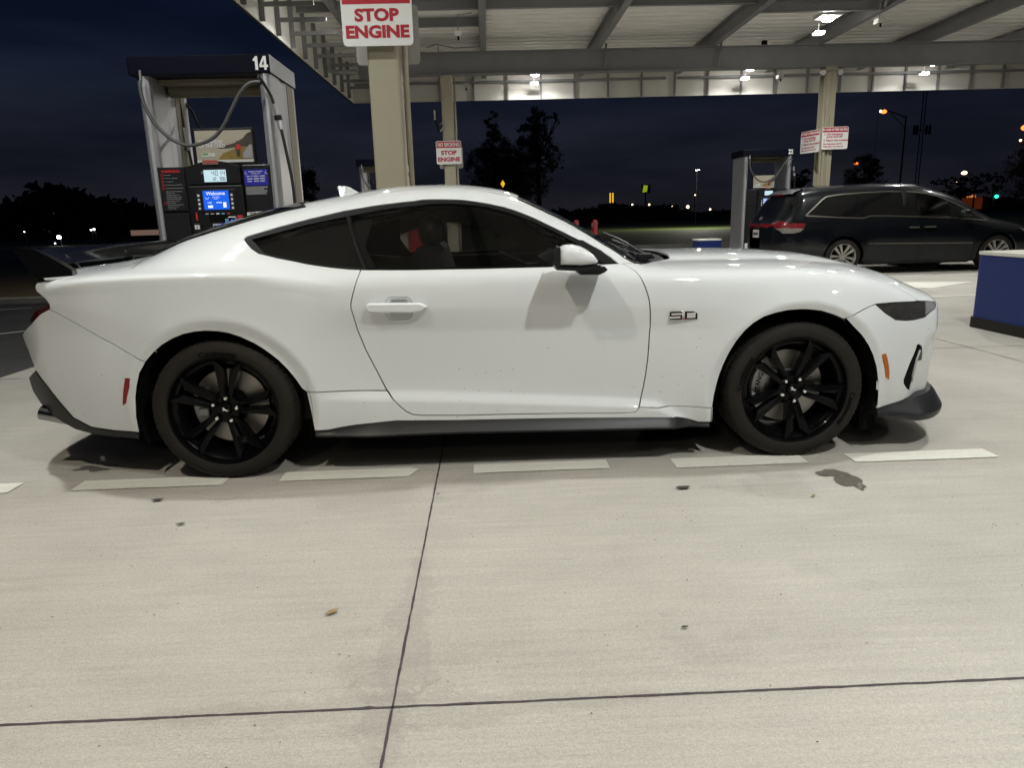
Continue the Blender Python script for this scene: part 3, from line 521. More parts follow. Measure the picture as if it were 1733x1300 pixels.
def build_coupe():
    T = thing('coupe', 'glossy white two-door coupe with black wheels and black rear wing beside the dashed line', 'car', (0, 0, 0))
    S = CS; X = lambda k: xz2xt(S, CT[k])
    V = 12.
    # --- side panels
    fen = X('fender'); fen = [p for p, q in zip(fen, CT['fender']) if q != (2.3175, .1957)]
    panel('fender', S, fen, 'paint_white', T, h=.014, gap=.0026)
    cup = xz2xt(S, smooth_poly([(.776, .800), (.800, .840), (.815, .842), (.880, .840), (.893, .838), (.918, .800), (.896, .742), (.875, .738), (.81, .738), (.792, .742)], 2))
    door = panel('door', S, X('door'), 'paint_white', T, h=.014, gap=.0028, holes=[cup])
    panel('rocker_panel', S, X('rocker'), 'paint_white', T, h=.014)
    bmp = X('front_bumper'); bmp[7:12] = [(3.440, 5.0), (3.476, 5.35), (3.497, 5.8), (3.484, 6.13), (3.545, 6.38), (3.59, 6.75), (3.617, 7.0)]
    panel('front_bumper', S, bmp, 'paint_white', T, holes=[X('vent')], h=.014, depth=.010)
    panel('rear_bumper', S, X('rear_bumper'), 'paint_white', T)
    # quarter panel with pillar and cant rail
    q_ = CT['quarter']; i1 = [i for i, p in enumerate(q_) if abs(p[0] - 1.9622) < 1e-3][0]
    low = xz2xt(S, q_[:i1])
    top = [(1.9622, 8.29), (1.8794, 9.2), (1.8111, 9.6), (1.7549, 9.87), (1.696, 10.05), (1.6517, 10.1), (1.5553, 10.18), (1.4827, 10.25), (1.4234, 10.36), (1.2, 10.42), (.9, 10.42), (.6, 10.35), (.3538, 10.24), (.2606, 10.2),
           (.1678, 10.05), (.0356, 9.85), (-.0447, 9.78), (-.2, 9.72), (-.33, 9.70), (-.43, 9.60), (-.50, 9.1), (-.57, 8.4), (-.64, 7.8), (-.73, 7.2), (-.80, 7.0)]
    quarter = low + top
    panel('quarter_panel', S, quarter, 'paint_white', T, h=.014, gap=.0022)
    ribbon('panel_gap', S, [(-.425, 9.3), (-.42, 8.8), (-.40, 8.2), (-.385, 7.5)], .0035, 'deep_black', T, .0012)
    # --- top panels (whole width)
    def full(name, poly, m, off=0., depth=.012, gap=.0018):
        n_ = panel(name, S, poly, m, T, gap=gap, depth=depth, off=off)
        a, b = n_
        bm = bmesh.new(); bm.from_mesh(a.data); bm.from_mesh(b.data)
        for v in bm.verts:
            if abs(v.co.y - CY) < .012: v.co.y = CY
        bmesh.ops.remove_doubles(bm, verts=[v for v in bm.verts if abs(v.co.y - CY) < 1e-4], dist=.004)
        bmesh.ops.delete(bm, geom=[f_ for f_ in bm.faces if all(abs(v.co.y - CY) < 1e-4 for v in f_.verts)], context='FACES_ONLY')
        bm.to_mesh(a.data); bm.free(); bpy.data.objects.remove(b)
        return a
    VV = 11.995
    hg = xz2xt(S, [p for p in CT['hoodgap'] if p[0] > 2.07])
    full('roof', [(1.4234, 10.36), (1.2, 10.42), (.9, 10.42), (.6, 10.35), (.3538, 10.24), (.30, 10.9), (.275, 11.5), (.27, VV), (1.452, VV), (1.445, 11.4)], 'paint_white')
    full('hood', hg + [(3.40, 5.85), (3.43, 5.98), (3.484, 6.13), (3.545, 6.40), (3.585, 6.8), (3.60, 8), (3.612, 10), (3.615, VV), (2.235, VV), (2.225, 11.1), (2.205, 10.2), (2.145, 9.87), (2.0756, 9.55)], 'paint_white')
    full('windscreen', [(1.4300, 10.34), (1.4827, 10.24), (1.5553, 10.16), (1.6517, 10.08), (1.696, 10.03), (1.7549, 9.86), (1.8111, 9.58), (1.8794, 9.18), (1.9622, 8.35), (2.02, 9.0), (2.07, 9.9), (2.12, 10.8), (2.15, VV), (1.456, VV), (1.449, 11.4)], 'glass_front', off=-.004, depth=0)
    full('rear_window', [(.3538, 10.26), (.2606, 10.22), (.1678, 10.07), (.0356, 9.87), (-.0447, 9.8), (-.2, 9.74), (-.33, 9.72), (-.42, 9.65), (-.46, 10.3), (-.49, 11.2), (-.50, VV), (.27, VV), (.275, 11.5), (.30, 10.9)], 'glass_rear', off=.010, depth=.03)
    full('boot_lid', [(-.43, 9.58), (-.50, 9.08), (-.57, 8.4), (-.64, 7.8), (-.73, 7.2), (-.80, 7.0), (-.862, 6.88), (-.90, 7.5), (-.945, 8.4), (-.98, 9.8), (-.998, VV), (-.51, VV), (-.495, 11.2), (-.465, 10.3)], 'paint_white')
    # cowl below the windscreen
    full('cowl', [(1.97, 8.4), (2.0756, 9.45), (2.13, 9.9), (2.19, 10.3), (2.205, 11.1), (2.215, VV), (2.05, VV), (2.02, 10.6), (1.99, 9.6)], 'satin_black', off=-.022, depth=0)
    # --- glass and trim
    wo_ = X('window_open'); dg_ = X('door_glass'); qg = X('quarter_glass')
    dgp = [p for p in CT['door_glass'] if p not in ((1.6848, 1.0579),)]
    dgl = xz2xt(S, [(0.7132,0.9727),(0.602,1.2149),(0.7447,1.2388),(0.9101,1.253),(0.99,1.261),(1.0267,1.2617),(1.1515,1.254),(1.2759,1.237),(1.35,1.2154),(1.4235,1.19),(1.4962,1.1604),(1.5916,1.1123),(1.6848,1.0589),(1.74,1.02),(1.79,.975),(1.80,.9600),(1.5663,.9600),(1.1947,.9625)])
    panel('window_trim', S, wo_, 'trim_black', T, gap=.001, depth=.02, off=-.003, holes=[dgl, qg], h=.016)
    panel('door_glass', S, dgl, 'glass_side', T, gap=-.004, depth=0, off=-.007, h=.03)
    panel('quarter_glass', S, qg, 'glass_side', T, gap=-.004, depth=0, off=-.007, h=.03)
    # bright edges of the weather strips
    xs = np.linspace(.70, 1.86, 40); ribbon('belt_moulding', S, [(a, float(S.side_t([a], [np.interp(a, [.67, .92, 1.2, 1.55, 1.75, 1.88], [.9705, .9640, .9610, .9590, .9605, .9600])])[0])) for a in xs], .009, 'gloss_black', T, .003)
    dv = xz2xt(S, [(.7045, .9735), (.67, 1.045), (.63, 1.133), (.5945, 1.213)]); dv = [(np.interp(i, range(4), [p[0] for p in dv]), np.interp(i, range(4), [p[1] for p in dv])) for i in np.linspace(0, 3, 20)]
    ribbon('pillar_strip', S, dv, .012, 'gloss_black', T, .003)
    # --- lamps and markers
    lx = X('headlamp'); lx = lx[:3] + [(3.35, 5.56), (3.40, 5.80), (3.43, 5.93), (3.482, 6.08), (3.495, 5.8), (3.475, 5.35), (3.440, 5.0)] + lx[7:]
    hl = panel('headlamp', S, lx, 'lamp_dark', T, off=-.004, depth=.03)
    sil = [(3.40, 5.78), (3.43, 5.91), (3.48, 6.06), (3.492, 5.8), (3.472, 5.35), (3.438, 5.03), (3.39, 4.6)]
    for o in panel('corner_reflector', S, sil, 'lamp_silver', T, off=-.001, depth=.01): o.parent = hl[0] if o.data.vertices[0].co.y < CY else hl[1]
    panel('side_marker', S, X('amber'), 'amber', T, off=.002)
    panel('side_marker', S, X('red_marker'), 'red_lens', T, off=.002)
    panel('tail_lamp', S, xz2xt(S, [(-.775, .851), (-.7765, .829), (-.83, .8035), (-.914, .7525), (-.96, .757), (-.88, .815)]), 'dark_red_lens', T, off=-.004)
    panel('rear_valance', S, X('valance'), 'satin_black', T, off=.006, depth=.03)
    panel('intake_side', S, X('vent_side'), 'skirt_grey', T, off=.001, depth=.02)
    panel('air_intake', S, X('vent'), 'deep_black', T, off=-.008, depth=0, gap=-.003)
    # --- shell behind the gaps, wheel wells, floor
    aR = [p for p in CT['archR']]; aF = CT['archF']
    shell = [(-.80, .93), (-.78, .85), (-.98, .70), (-.92, .53), (-.74, .28), (-.47, .24)] + [(p[0]*1.04, p[1]*1.02) for p in aR[2:22]] + [(.45, .22), (2.27, .20)] + [(2.72 + (p[0]-2.72)*1.04, p[1]*1.02) for p in aF[2:24]] + [(3.17, .25), (3.42, .23), (3.56, .3), (3.56, .68), (3.2, .80), (2.95, .88), (2.5, .915), (2.1, .918), (1.9, .935), (.7, .95), (.4, .985), (.1, 1.02), (-.3, .99)]
    panel('inner_shell', S, xz2xt(S, shell), 'deep_black', T, off=-.018, depth=0, h=.03)
    for wx, r_ in ((0, .408), (2.72, .402)):
        for sgn in (0, 1):
            b = MB(); y0, y1 = (.03, .36) if not sgn else (1.83, 1.5)
            b.lathe([(r_, y0), (r_ - .01, y1), (.001, y1)], 40, 'deep_black', Matrix.Translation((wx, 0, .325)), a0=RAD(-22), a1=RAD(202)); b.build('wheel_well', 'deep_black', T)
    b = MB(); b.box(-.9, 3.35, .36, 1.5, .17, .22, 'deep_black'); b.box(.42, 2.28, .07, 1.79, .17, .22, 'deep_black'); b.box(-.72, -.45, .25, 1.6, .26, .34, 'deep_black'); b.build('underbody', 'deep_black', T)
    # black skirt under the rocker
    tops = [p for p in CT['whitebot']]; bots = CT['skirtbot']
    bx = [p[0] for p in bots]; bz = [p[1] for p in bots]
    b = MB(); ring = []
    for x, z in tops:
        pass
    xs = sorted(set([round(v, 3) for v in np.linspace(.413, 2.309, 60)] + [round(p[0], 3) for p in tops if .413 < p[0] < 2.309]))
    tx = [p[0] for p in tops]; tz = [p[1] for p in tops]; rows = []
    for x in xs:
        zt = float(np.interp(x, tx, tz)) + .001; zb = float(np.interp(x, bx, bz)); y = float(S.side_y([x], [max(zt, .19)])[0])
        k = min(1, (x - .413)/.25, (2.309 - x)/.2); ol = .028*max(0, k)
        rows.append([(x, y + .012, zt + .004), (x, y - .001, zt), (x, y - .4*ol, zt - .35*(zt - zb)), (x, y - .006 - ol, zb + .010), (x, y - .002 - ol, zb), (x, y + .05, zb - .005)])
    vs = [p for r_ in rows for p in r_]; n = 6; fs = [[i*n + k, (i+1)*n + k, (i+1)*n + k + 1, i*n + k + 1] for i in range(len(rows)-1) for k in range(n-1)]
    b.add(vs, fs, 'skirt_grey', True); b.build('side_skirt', 'skirt_grey', T, sharp=25); b = MB(); b.add([(p[0], 2*CY - p[1], p[2]) for p in vs], [f_[::-1] for f_ in fs], 'skirt_grey', True); b.build('side_skirt', 'skirt_grey', T, sharp=25)
    # front splitter following the nose in plan
    path = []
    for x in np.linspace(3.14, 3.30, 8): path.append((x, float(S.side_y([x], [.25])[0])))
    for a_ in np.linspace(0, 1, 26)[1:]:
        an = a_*pi/2; path.append((3.30 + .385*math.sin(an)**.9, float(S.side_y([3.30], [.25])[0]) + (CY - .09)*(1 - math.cos(an)**1.0) if a_ < 1 else CY))
    rows = []
    for i, (x, y) in enumerate(path):
        p0 = Vector(path[max(0, i-1)]); p1 = Vector(path[min(len(path)-1, i+1)]); d = (p1 - p0).normalized(); nrm = Vector((d.y, -d.x)); k = min(1, i/14.); g = min(1, i/9.)
        zt = .226 + .02*g + .02*k; zb = .186 - .036*g ; ext = .006 + .05*g
        P2 = lambda e, z: (x + nrm.x*e, y + nrm.y*e, z)
        rows.append([P2(-.05, zt + .012), P2(-.004, zt + .004), P2(ext*.35, zt - .018), P2(ext*.9, .205 - .01*g), P2(ext, .185), P2(ext*.93, zb + .012), P2(ext*.8, zb), P2(-.08, zb + .004)])
    vs = [p for r_ in rows for p in r_]; n = 8; fs = [[i*n + k, (i+1)*n + k, (i+1)*n + k + 1, i*n + k + 1] for i in range(len(rows)-1) for k in range(n-1)]
    b = MB(); b.add(vs, fs, 'skirt_grey', True); b.add([(p[0], 2*CY - p[1], p[2]) for p in vs], [f_[::-1] for f_ in fs], 'skirt_grey', True)
    b.add(rows[0], [list(range(8))], 'skirt_grey'); b.build('front_splitter', 'skirt_grey', T, sharp=28)
    b = MB(); b.box(3.09, 3.17, .10, .20, .10, .22, 'deep_black'); b.build('air_deflector', 'deep_black', T)
    b = MB(); b.box(3.60, 3.625, .55, 1.31, .24, .66, 'deep_black'); b.build('grille', 'deep_black', T)
    # rear face
    def face_strip(name, pts, m, bulge=.13):
        X_ = np.array([p[0] for p in pts]); Z_ = np.array([p[1] for p in pts]); Y_ = S.side_y(X_, Z_); rows = []
        for j in range(17):
            s_ = j/16; rows.append([(x - bulge*(1 - (2*s_-1)**4), y + (2*CY - 2*y)*s_, z) for x, y, z in zip(X_ + .002, Y_ + .001, Z_)])
        vs = [p for r_ in rows for p in r_]; n = len(pts); fs = [[i*n + k, (i+1)*n + k, (i+1)*n + k+1, i*n + k+1] for i in range(16) for k in range(n-1)]
        MB().add(vs, fs, m, True).build(name, m, T, sharp=30)
    face_strip('boot_lip', [(-.868, .950), (-.8667, .9388), (-.8645, .9235), (-.847, .9059), (-.8146, .8892), (-.7885, .8727), (-.769, .852)], 'paint_white')
    face_strip('lamp_band', [(-.775, .852), (-.7765, .829), (-.9163, .7505)], 'dark_red_lens', .15)
    face_strip('bumper_face', [(-.9163, .7511), (-1.0541, .6838), (-1.0012, .611), (-.9612, .516)], 'paint_white', .12)
    face_strip('diffuser', [(-.9614, .520), (-1.067, .462), (-1.05, .39), (-.964, .32), (-.855, .262), (-.74, .222)], 'satin_black', .10)
    for yy in (.24, 1.58):
        b = MB(); M = Matrix.Translation((-.985, yy, .300)) @ Matrix.Rotation(RAD(14), 4, 'Y')
        b.lathe([(.031, .0), (.036, .0), (.036, .16), (.031, .16), (.031, 0)], 28, 'dark_chrome', M, axis='x'); b.lathe([(.0, .05), (.031, .05)], 28, 'deep_black', M, axis='x'); b.build('exhaust_tip', 'chrome', T)
    # --- rear wing
    wing = bpy.data.objects.new('rear_wing', None); COL.objects.link(wing); wing.parent = T
    pr = [(-.925, 1.097), (-.885, 1.104), (-.85, 1.103), (-.816, 1.092), (-.745, 1.048), (-.68, 1.005), (-.674, .995), (-.676, .965), (-.83, .955), (-.874, 1.000)]
    for yy in (.155, 1.665):
        MB().prism(pr, .04, 'y', yy, 'wing_black').build('end_plate', 'wing_black', wing)
    rows = []
    for j in range(25):
        s_ = j/24; y = .175 + (1.685 - .175)*s_; bow = .30*(1 - (2*s_ - 1)**2)*.75; up = .0
        prf = [(-.93, 1.097), (-.885, 1.103), (-.835, 1.096), (-.80, 1.072), (-.72, 1.030), (-.74, 1.020), (-.83, 1.048), (-.93, 1.082)]
        sag = .012*(1 - (2*s_-1)**2)
        rows.append([(x - bow, y, z - sag) for x, z in prf])
    n = 8; vs = [p for r_ in rows for p in r_]; fs = [[i*n + k, i*n + (k+1) % n, (i+1)*n + (k+1) % n, (i+1)*n + k] for i in range(24) for k in range(n)]
    MB().add(vs, fs, 'wing_black', True).build('wing_blade', 'wing_black', wing, sharp=30)
    for yy, bw in ((.62, .16), (1.24, .16)):
        MB().prism([(-.80 - bw, 1.055), (-.86 - bw, 1.055), (-.80 - bw, .97), (-.72 - bw, .97)], .02, 'y', yy, 'wing_black').build('wing_support', 'wing_black', wing)
    MB().prism([(-.80, .968), (-.79, .958), (-.668, .958), (-.664, .974)], .08, 'y', .135, 'paint_white').build('wing_base', 'paint_white', wing)
    # --- aerial fin
    b = MB(); fn = [(.428, 1.378), (.436, 1.386), (.474, 1.384), (.50, 1.375), (.560, 1.338), (.56, 1.30), (.45, 1.30)]
    vs = []
    for k, (x, z) in enumerate(fn):
        w_ = .004 if z > 1.37 else .016 if z < 1.345 else .008
        vs += [(x, CY - w_, z), (x, CY + w_, z)]
    n = len(fn); fs = [[2*i, 2*((i+1) % n), 2*((i+1) % n)+1, 2*i+1] for i in range(n)] + [[2*i for i in range(n)], [2*i+1 for i in range(n)][::-1]]
    b.add(vs, fs, 'paint_white').build('roof_aerial', 'paint_white', T)
    # --- door handle
    hy = float(S.side_y([.84], [.795])[0])
    for near in (1, 0):
        b = MB(); P2 = [(.700, .797), (.703, .781), (.714, .7765), (.765, .7735), (.905, .7695), (.943, .7725), (.962, .780), (.981, .7945), (.960, .808), (.945, .8145), (.73, .819), (.712, .8185), (.703, .812)]
        inn_ = inset(P2, .006); vs = [(x, hy + .006, z) for x, z in P2] + [(x, hy - .022, z) for x, z in P2] + [(x, hy - .032, z) for x, z in inn_[::-1] if 0] ; n = len(P2)
        i2 = inset(P2, .007); i2 = i2 if area(P2) > 0 else i2[::-1]
        vs = [(x, hy + .008, z) for x, z in P2] + [(x, hy - .020, z) for x, z in P2] + [(x, hy - .030, z) for x, z in i2]
        fs = [[i, (i+1) % n, n + (i+1) % n, n + i] for i in range(n)] + [[n + i, n + (i+1) % n, 2*n + (i+1) % n, 2*n + i] for i in range(n)] + [[2*n + i for i in range(n)]]
        if not near: vs = [(x, 2*CY - y, z) for x, y, z in vs]
        b.add(vs, fs, 'paint_white', False); o = b.build('handle', 'paint_white', door[0 if near else 1], sharp=50)
    def bowl(u_, v_, P_):
        d = dist_poly(u_, v_, P_); return -.016*sst(0, .028, d)
    for o, d_ in zip(panel('handle_cup', S, cup, 'paint_white', T, off=bowl, gap=-.0005, depth=0, h=.006), door): o.parent = d_
    # --- mirrors
    for near in (1, 0):
        def my(v): return v if near else [(x, 2*CY - y, z) for x, y, z in v]
        m_ = bpy.data.objects.new('wing_mirror', None); COL.objects.link(m_); m_.parent = door[0 if near else 1]
        cap = [(1.570, 1.046), (1.562, 1.016), (1.560, .975), (1.669, .9685), (1.738, .975), (1.7465, .987), (1.728, 1.012), (1.701, 1.035), (1.669, 1.053), (1.634, 1.062), (1.598, 1.060)]
        c0 = Vector((1.645, 1.008)); rows = []
        for yy, sc in ((-.028, .80), (-.045, .95), (-.075, 1.0), (-.105, 1.0), (-.135, .97), (-.160, .88), (-.178, .70), (-.186, .40), (-.188, .02)):
            rows.append([(c0.x + (x - c0.x)*sc - .0*(1-sc), yy, max(c0.y + (z - c0.y)*sc, .0)) for x, z in cap])
        n = len(cap); vs = my([p for r_ in rows for p in r_]); fs = [[i*n + k, i*n + (k+1) % n, (i+1)*n + (k+1) % n, (i+1)*n + k] for i in range(len(rows)-1) for k in range(n)]
        MB().add(vs, fs, 'paint_white', True).build('mirror_cap', 'paint_white', m_, sharp=55)
        b = MB(); low = [(1.556, .972), (1.560, .956), (1.652, .949), (1.70, .947), (1.752, .955), (1.748, .974), (1.669, .968)]
        b.prism(low, .125 if near else .125, 'y', -.165 if near else 2*CY + .04, 'satin_black')
        st = [(1.652, .955), (1.668, .930), (1.752, .927), (1.775, .937), (1.788, .948), (1.775, .962), (1.72, .962)]
        b.prism(st, .16, 'y', -.12 if near else 2*CY - .04, 'satin_black')
        rim_ = [(1.569, 1.053), (1.558, 1.029), (1.553, .972), (1.558, .957), (1.575, .957), (1.575, 1.053)]
        b.prism(rim_, .135, 'y', -.17 if near else 2*CY + .035, 'satin_black'); b.build('mirror_base', 'satin_black', m_)
    # --- badge
    by = float(S.side_y([2.16], [.72])[0])
    bd = bpy.data.objects.new('engine_badge', None); COL.objects.link(bd); bd.parent = T
    def seg5(x0, x1, z0, z1, w_, cut): return None
    L_, H_ = .058, .036
    def glyph(pts, grow, y0, m):
        b = MB()
        for (xa, za, xb, zb) in pts: b.box(xa - grow, xb + grow, y0, by + .002, za - grow, zb + grow, m, bev=.0015)
        return b
    five = [(0, .031, .056, .036), (0, .0155, .006, .0355), (0, .0155, .056, .0205), (.050, .0, .056, .020), (0, 0, .056, .005)]
    zero = [(.071, .031, .128, .036), (.071, 0, .128, .005), (.071, 0, .079, .036), (.120, 0, .128, .036)]
    o = [(2.1 + a, .700 + b_, 2.1 + c, .700 + d) for a, b_, c, d in five + zero]
    bk = MB(); bk.box(2.0975, 2.1585, by - .005, by + .002, .697, .7385, 'chrome', bev=.003); bk.box(2.1685, 2.2305, by - .005, by + .002, .697, .7385, 'chrome', bev=.003); bk.build('badge_rim', 'chrome', bd); glyph(o, .0009, by - .0068, 'gloss_black').build('badge_face', 'gloss_black', bd)
    MB().box(2.1605, 2.1675, by - .007, by, .699, .707, 'red_dot').build('badge_dot', 'red_dot', bd)
    # --- wipers and washer arms on the cowl
    b = MB(); b.tube([(2.10, .50, .966), (2.06, .47, .985), (2.0, .47, 1.028), (1.97, .60, 1.055), (1.94, .95, 1.085)], .006, 6, 'satin_black'); b.box(2.04, 2.12, .46, .52, .955, .985, 'satin_black', bev=.006)
    b.tube([(2.12, .45, .962), (2.09, .62, .985), (2.06, .85, 1.012), (2.03, 1.15, 1.035)], .008, 6, 'satin_black'); b.build('wiper', 'satin_black', T)
    # --- cabin
    cab = bpy.data.objects.new('cabin', None); COL.objects.link(cab); cab.parent = T
    def seat(x, y, name='front_seat', hr=True):
        b = MB(); side = [(x-.02, .62), (x+.02, .95), (x-.065, 1.05), (x-.03, 1.075), (x+.0, 1.085)]
        # back, tapering up; drawn as a soft prism
        prof = [(x+.12, .45), (x+.05, .80), (x-.02, 1.02), (x-.06, 1.055), (x-.13, 1.05), (x-.15, 1.0), (x-.09, .80), (x-.02, .45)]
        for i_, (w_, sc) in enumerate(((.22, 1.0), (.25, .93))):
            pr_ = [(x + (a - x)*sc, c) for a, c in prof]; b.prism(pr_, 2*w_, 'y', y - w_, 'seat_black')
        b.ball((x-.075, y, 1.125), 1, 'seat_black', 20, sc=(.062, .13, .085)); b.cyl(.02, (x-.075, y-.05, 1.0), (x-.075, y-.05, 1.1), 8, 'seat_black'); b.cyl(.02, (x-.075, y+.05, 1.0), (x-.075, y+.05, 1.1), 8, 'seat_black')
        b.box(x-.05, x+.48, y-.24, y+.24, .40, .55, 'seat_black', bev=.05); b.build(name, 'seat_black', cab)
    seat(1.045, .52); seat(1.02, 1.34)
    b = MB(); b.prism([(.30, .9), (.18, 1.0), (.15, .95), (.25, .45), (.5, .45), (.55, .6)], 1.2, 'y', .33, 'seat_black'); b.build('rear_seat', 'seat_black', cab)
    b = MB(); b.lathe([(.17, -.012), (.182, -.006), (.187, 0), (.182, .006), (.17, .012), (.165, 0)], 36, 'seat_black', Matrix.Translation((1.50, 1.34, .90)) @ Matrix.Rotation(RAD(-65), 4, 'Y'), axis='x', close=True); b.box(1.5, 1.7, 1.3, 1.38, .85, .9, 'seat_black'); b.build('steering_wheel', 'seat_black', cab)
    b = MB(); b.prism([(1.62, .55), (1.60, .93), (1.70, .975), (2.0, .955), (2.05, .6)], 1.5, 'y', .18, 'seat_black'); b.build('dashboard', 'seat_black', cab)
    b = MB(); b.box(-.5, 1.9, .16, 1.70, .24, .40, 'seat_black'); b.box(.55, 1.85, .105, .16, .4, .945, 'seat_black'); b.box(.55, 1.85, 1.70, 1.755, .4, .945, 'seat_black')
    b.box(-.42, .2, .4, 1.46, .93, .96, 'seat_black'); b.build('cabin_floor', 'seat_black', cab)
    # dark trim behind the quarter glass and the pillar between the windows
    panel('pillar_trim', S, xz2xt(S, [(.16, 1.09), (.14, 1.118), (.26, 1.150), (.42, 1.187), (.60, 1.225), (.70, 1.235), (.70, 1.20), (.68, 1.10), (.76, .97), (.43, 1.0), (.24, 1.04)]), 'seat_black', cab, off=-.05, depth=0, h=.04)
    # --- wheels
    wheel_obj(T, (0, .0, .335), 80, [('Continental', 88, .276, .036)])
    wheel_obj(T, (2.72, .02, .335), 61, [('Continental', 160, .276, .036), ('Continental', -21, .276, .036)])
    wheel_obj(T, (0, 2*CY, .335), 80, [], True); wheel_obj(T, (2.72, 2*CY - .02, .335), 61, [], True)
    # calipers
    b = MB(); b.prism(arc_block(.115, .178, 150, 208, 0, 0), .085, 'y', .095, 'caliper_grey', Matrix.Translation((2.72, .02, .335))); cal = b.build('brake_caliper', 'caliper_grey', T)
    v, f_ = text_mesh('MUSTANG', .032, bold=.001); mb = MB(); o2 = []
    for x, y, z in v:
        a = RAD(180) - (x)/.150; R_ = .148 + y; o2.append((2.72 + R_*cos(a), .114, .335 + R_*sin(a)))
    mb.add(o2, f_, 'rubber_mark').build('caliper_lettering', 'rubber_mark', cal, fixn=False)
    b = MB(); b.prism(arc_block(.115, .165, 168, 205, 0, 0), .06, 'y', .10, 'caliper_grey', Matrix.Translation((0, 0, .335))); b.box(-.15, -.10, .085, .11, .29, .33, 'caliper_grey', bev=.005); b.box(-.13, -.09, .10, .12, .40, .43, 'caliper_grey', bev=.005); b.build('brake_caliper', 'caliper_grey', T)
    return T
mat('handle_recess', (.50, .50, .49), rough=.25, coat=1)
COUPE = build_coupe()
# ---------------------------------------------------------------- ground
def ground_mat(name, c0, c1, streak=True, speck=.35, rough=.8, stains=None, joints=False):
    m = bpy.data.materials.new(name); m.use_nodes = True; t = m.node_tree; b = t.nodes['Principled BSDF']; L = t.links.new
    tcn = N(t, 'ShaderNodeTexCoord'); P_ = tcn.outputs['Object']
    def noise(s, det=6, ro=.55, sc=None, off=(0, 0, 0)):
        mp_ = N(t, 'ShaderNodeMapping'); L(P_, mp_.inputs[0]); mp_.inputs['Scale'].default_value = sc or (1, 1, 1); mp_.inputs['Location'].default_value = off
        n = N(t, 'ShaderNodeTexNoise'); n.inputs['Scale'].default_value = s; n.inputs['Detail'].default_value = det; n.inputs['Roughness'].default_value = ro; L(mp_.outputs[0], n.inputs['Vector']); return n.outputs[0]
    def ramp(v, a, b_, lo=0., hi=1.):
        r_ = N(t, 'ShaderNodeMapRange'); r_.inputs[1].default_value = a; r_.inputs[2].default_value = b_; r_.inputs[3].default_value = lo; r_.inputs[4].default_value = hi; L(v, r_.inputs[0]); return r_.outputs[0]
    def mul(c, v, mode='MULTIPLY', f=1.):
        x = N(t, 'ShaderNodeMix', data_type='RGBA', blend_type=mode); x.inputs[0].default_value = f; L(c, x.inputs[6]); L(v, x.inputs[7]); return x.outputs[2]
    mx = N(t, 'ShaderNodeMix', data_type='RGBA'); L(ramp(noise(.55, 8, .6), .3, .7), mx.inputs[0]); mx.inputs[6].default_value = (*c0, 1); mx.inputs[7].default_value = (*c1, 1); c = mx.outputs[2]
    c = mul(c, ramp(noise(3.1, 8, .65, (.55, 1, 1)), .25, .75, .90, 1.07))
    if streak:
        c = mul(c, ramp(noise(9, 6, .7, (.16, 3.2, 1)), .25, .75, .90, 1.07)); c = mul(c, ramp(noise(26, 3, .7, (.10, 4.5, 1), (3, 1, 0)), .25, .75, .93, 1.05))
    c = mul(c, ramp(noise(190, 3, .8), .25, .75, 1-speck*.55, 1+speck*.5)); c = mul(c, ramp(noise(75, 4, .75), .3, .7, 1-speck*.22, 1+speck*.22))
    if stains:
        for s, th, dk, off in stains:
            c = mul(c, ramp(noise(s, 5, .62, (1, 1.4, 1), off), th, th+.07, 1, dk))
    if joints:      # damp fringes that creep out of the saw cuts
        sp = N(t, 'ShaderNodeSeparateXYZ'); L(P_, sp.inputs[0])
        def M_(op, a, b_=None):
            n = N(t, 'ShaderNodeMath', operation=op)
            for i_, q in enumerate((a, b_)):
                if q is None: continue
                if isinstance(q, (int, float)): n.inputs[i_].default_value = q
                else: L(q, n.inputs[i_])
            return n.outputs[0]
        nz_ = noise(7, 7, .72); 
        for ax, at_, oax, oc, half, wd in (('X', .99, 'Y', -1.45, .75, .085), ('Y', -1.706, 'X', 1.0, .9, .07)):
            dd = M_('ABSOLUTE', M_('SUBTRACT', sp.outputs[ax], at_)); al = M_('ABSOLUTE', M_('SUBTRACT', sp.outputs[oax], oc))
            wv = M_('MULTIPLY', ramp(al, half, 0, 0, 1), wd); v_ = M_('SUBTRACT', M_('MULTIPLY', wv, ramp(nz_, .3, .62, 0, 2)), dd)
            c = mul(c, ramp(v_, 0, .02, 1, .90))
    L(c, b.inputs['Base Color']); b.inputs['Roughness'].default_value = rough; b.inputs['Specular IOR Level'].default_value = .35
    L(ramp(noise(2.3, 5, .6), .3, .7, rough-.12, rough+.1), b.inputs['Roughness'])
    bp = N(t, 'ShaderNodeBump'); bp.inputs['Strength'].default_value = .35; bp.inputs['Distance'].default_value = .004
    hh = N(t, 'ShaderNodeMath', operation='ADD'); L(noise(170, 4, .75), hh.inputs[0]); L(noise(40, 3, .7, (.12, 5, 1)), hh.inputs[1]); L(hh.outputs[0], bp.inputs['Height']); L(bp.outputs[0], b.inputs['Normal'])
    MAT[name] = m; return m
ground_mat('concrete', (.380, .357, .310), (.455, .432, .386), stains=[(1.2, .60, .90, (0, 0, 0)), (5.5, .66, .88, (4, 2, 0)), (16, .73, .78, (7, 1, 0)), (45, .735, .6, (3, 5, 0))], joints=True, speck=.5)
ground_mat('asphalt_mat', (.045, .043, .042), (.06, .058, .055), streak=False, speck=.8)
ground_mat('grass_mat', (.10, .15, .035), (.16, .21, .06), streak=False, speck=1.0)
ground_mat('verge_mat', (.20, .145, .06), (.28, .21, .10), streak=True, speck=.5)
ground_mat('line_paint', (.64, .63, .545), (.76, .75, .67), streak=True, speck=.25, stains=[(14, .66, .78, (1, 2, 0))], rough=.6)
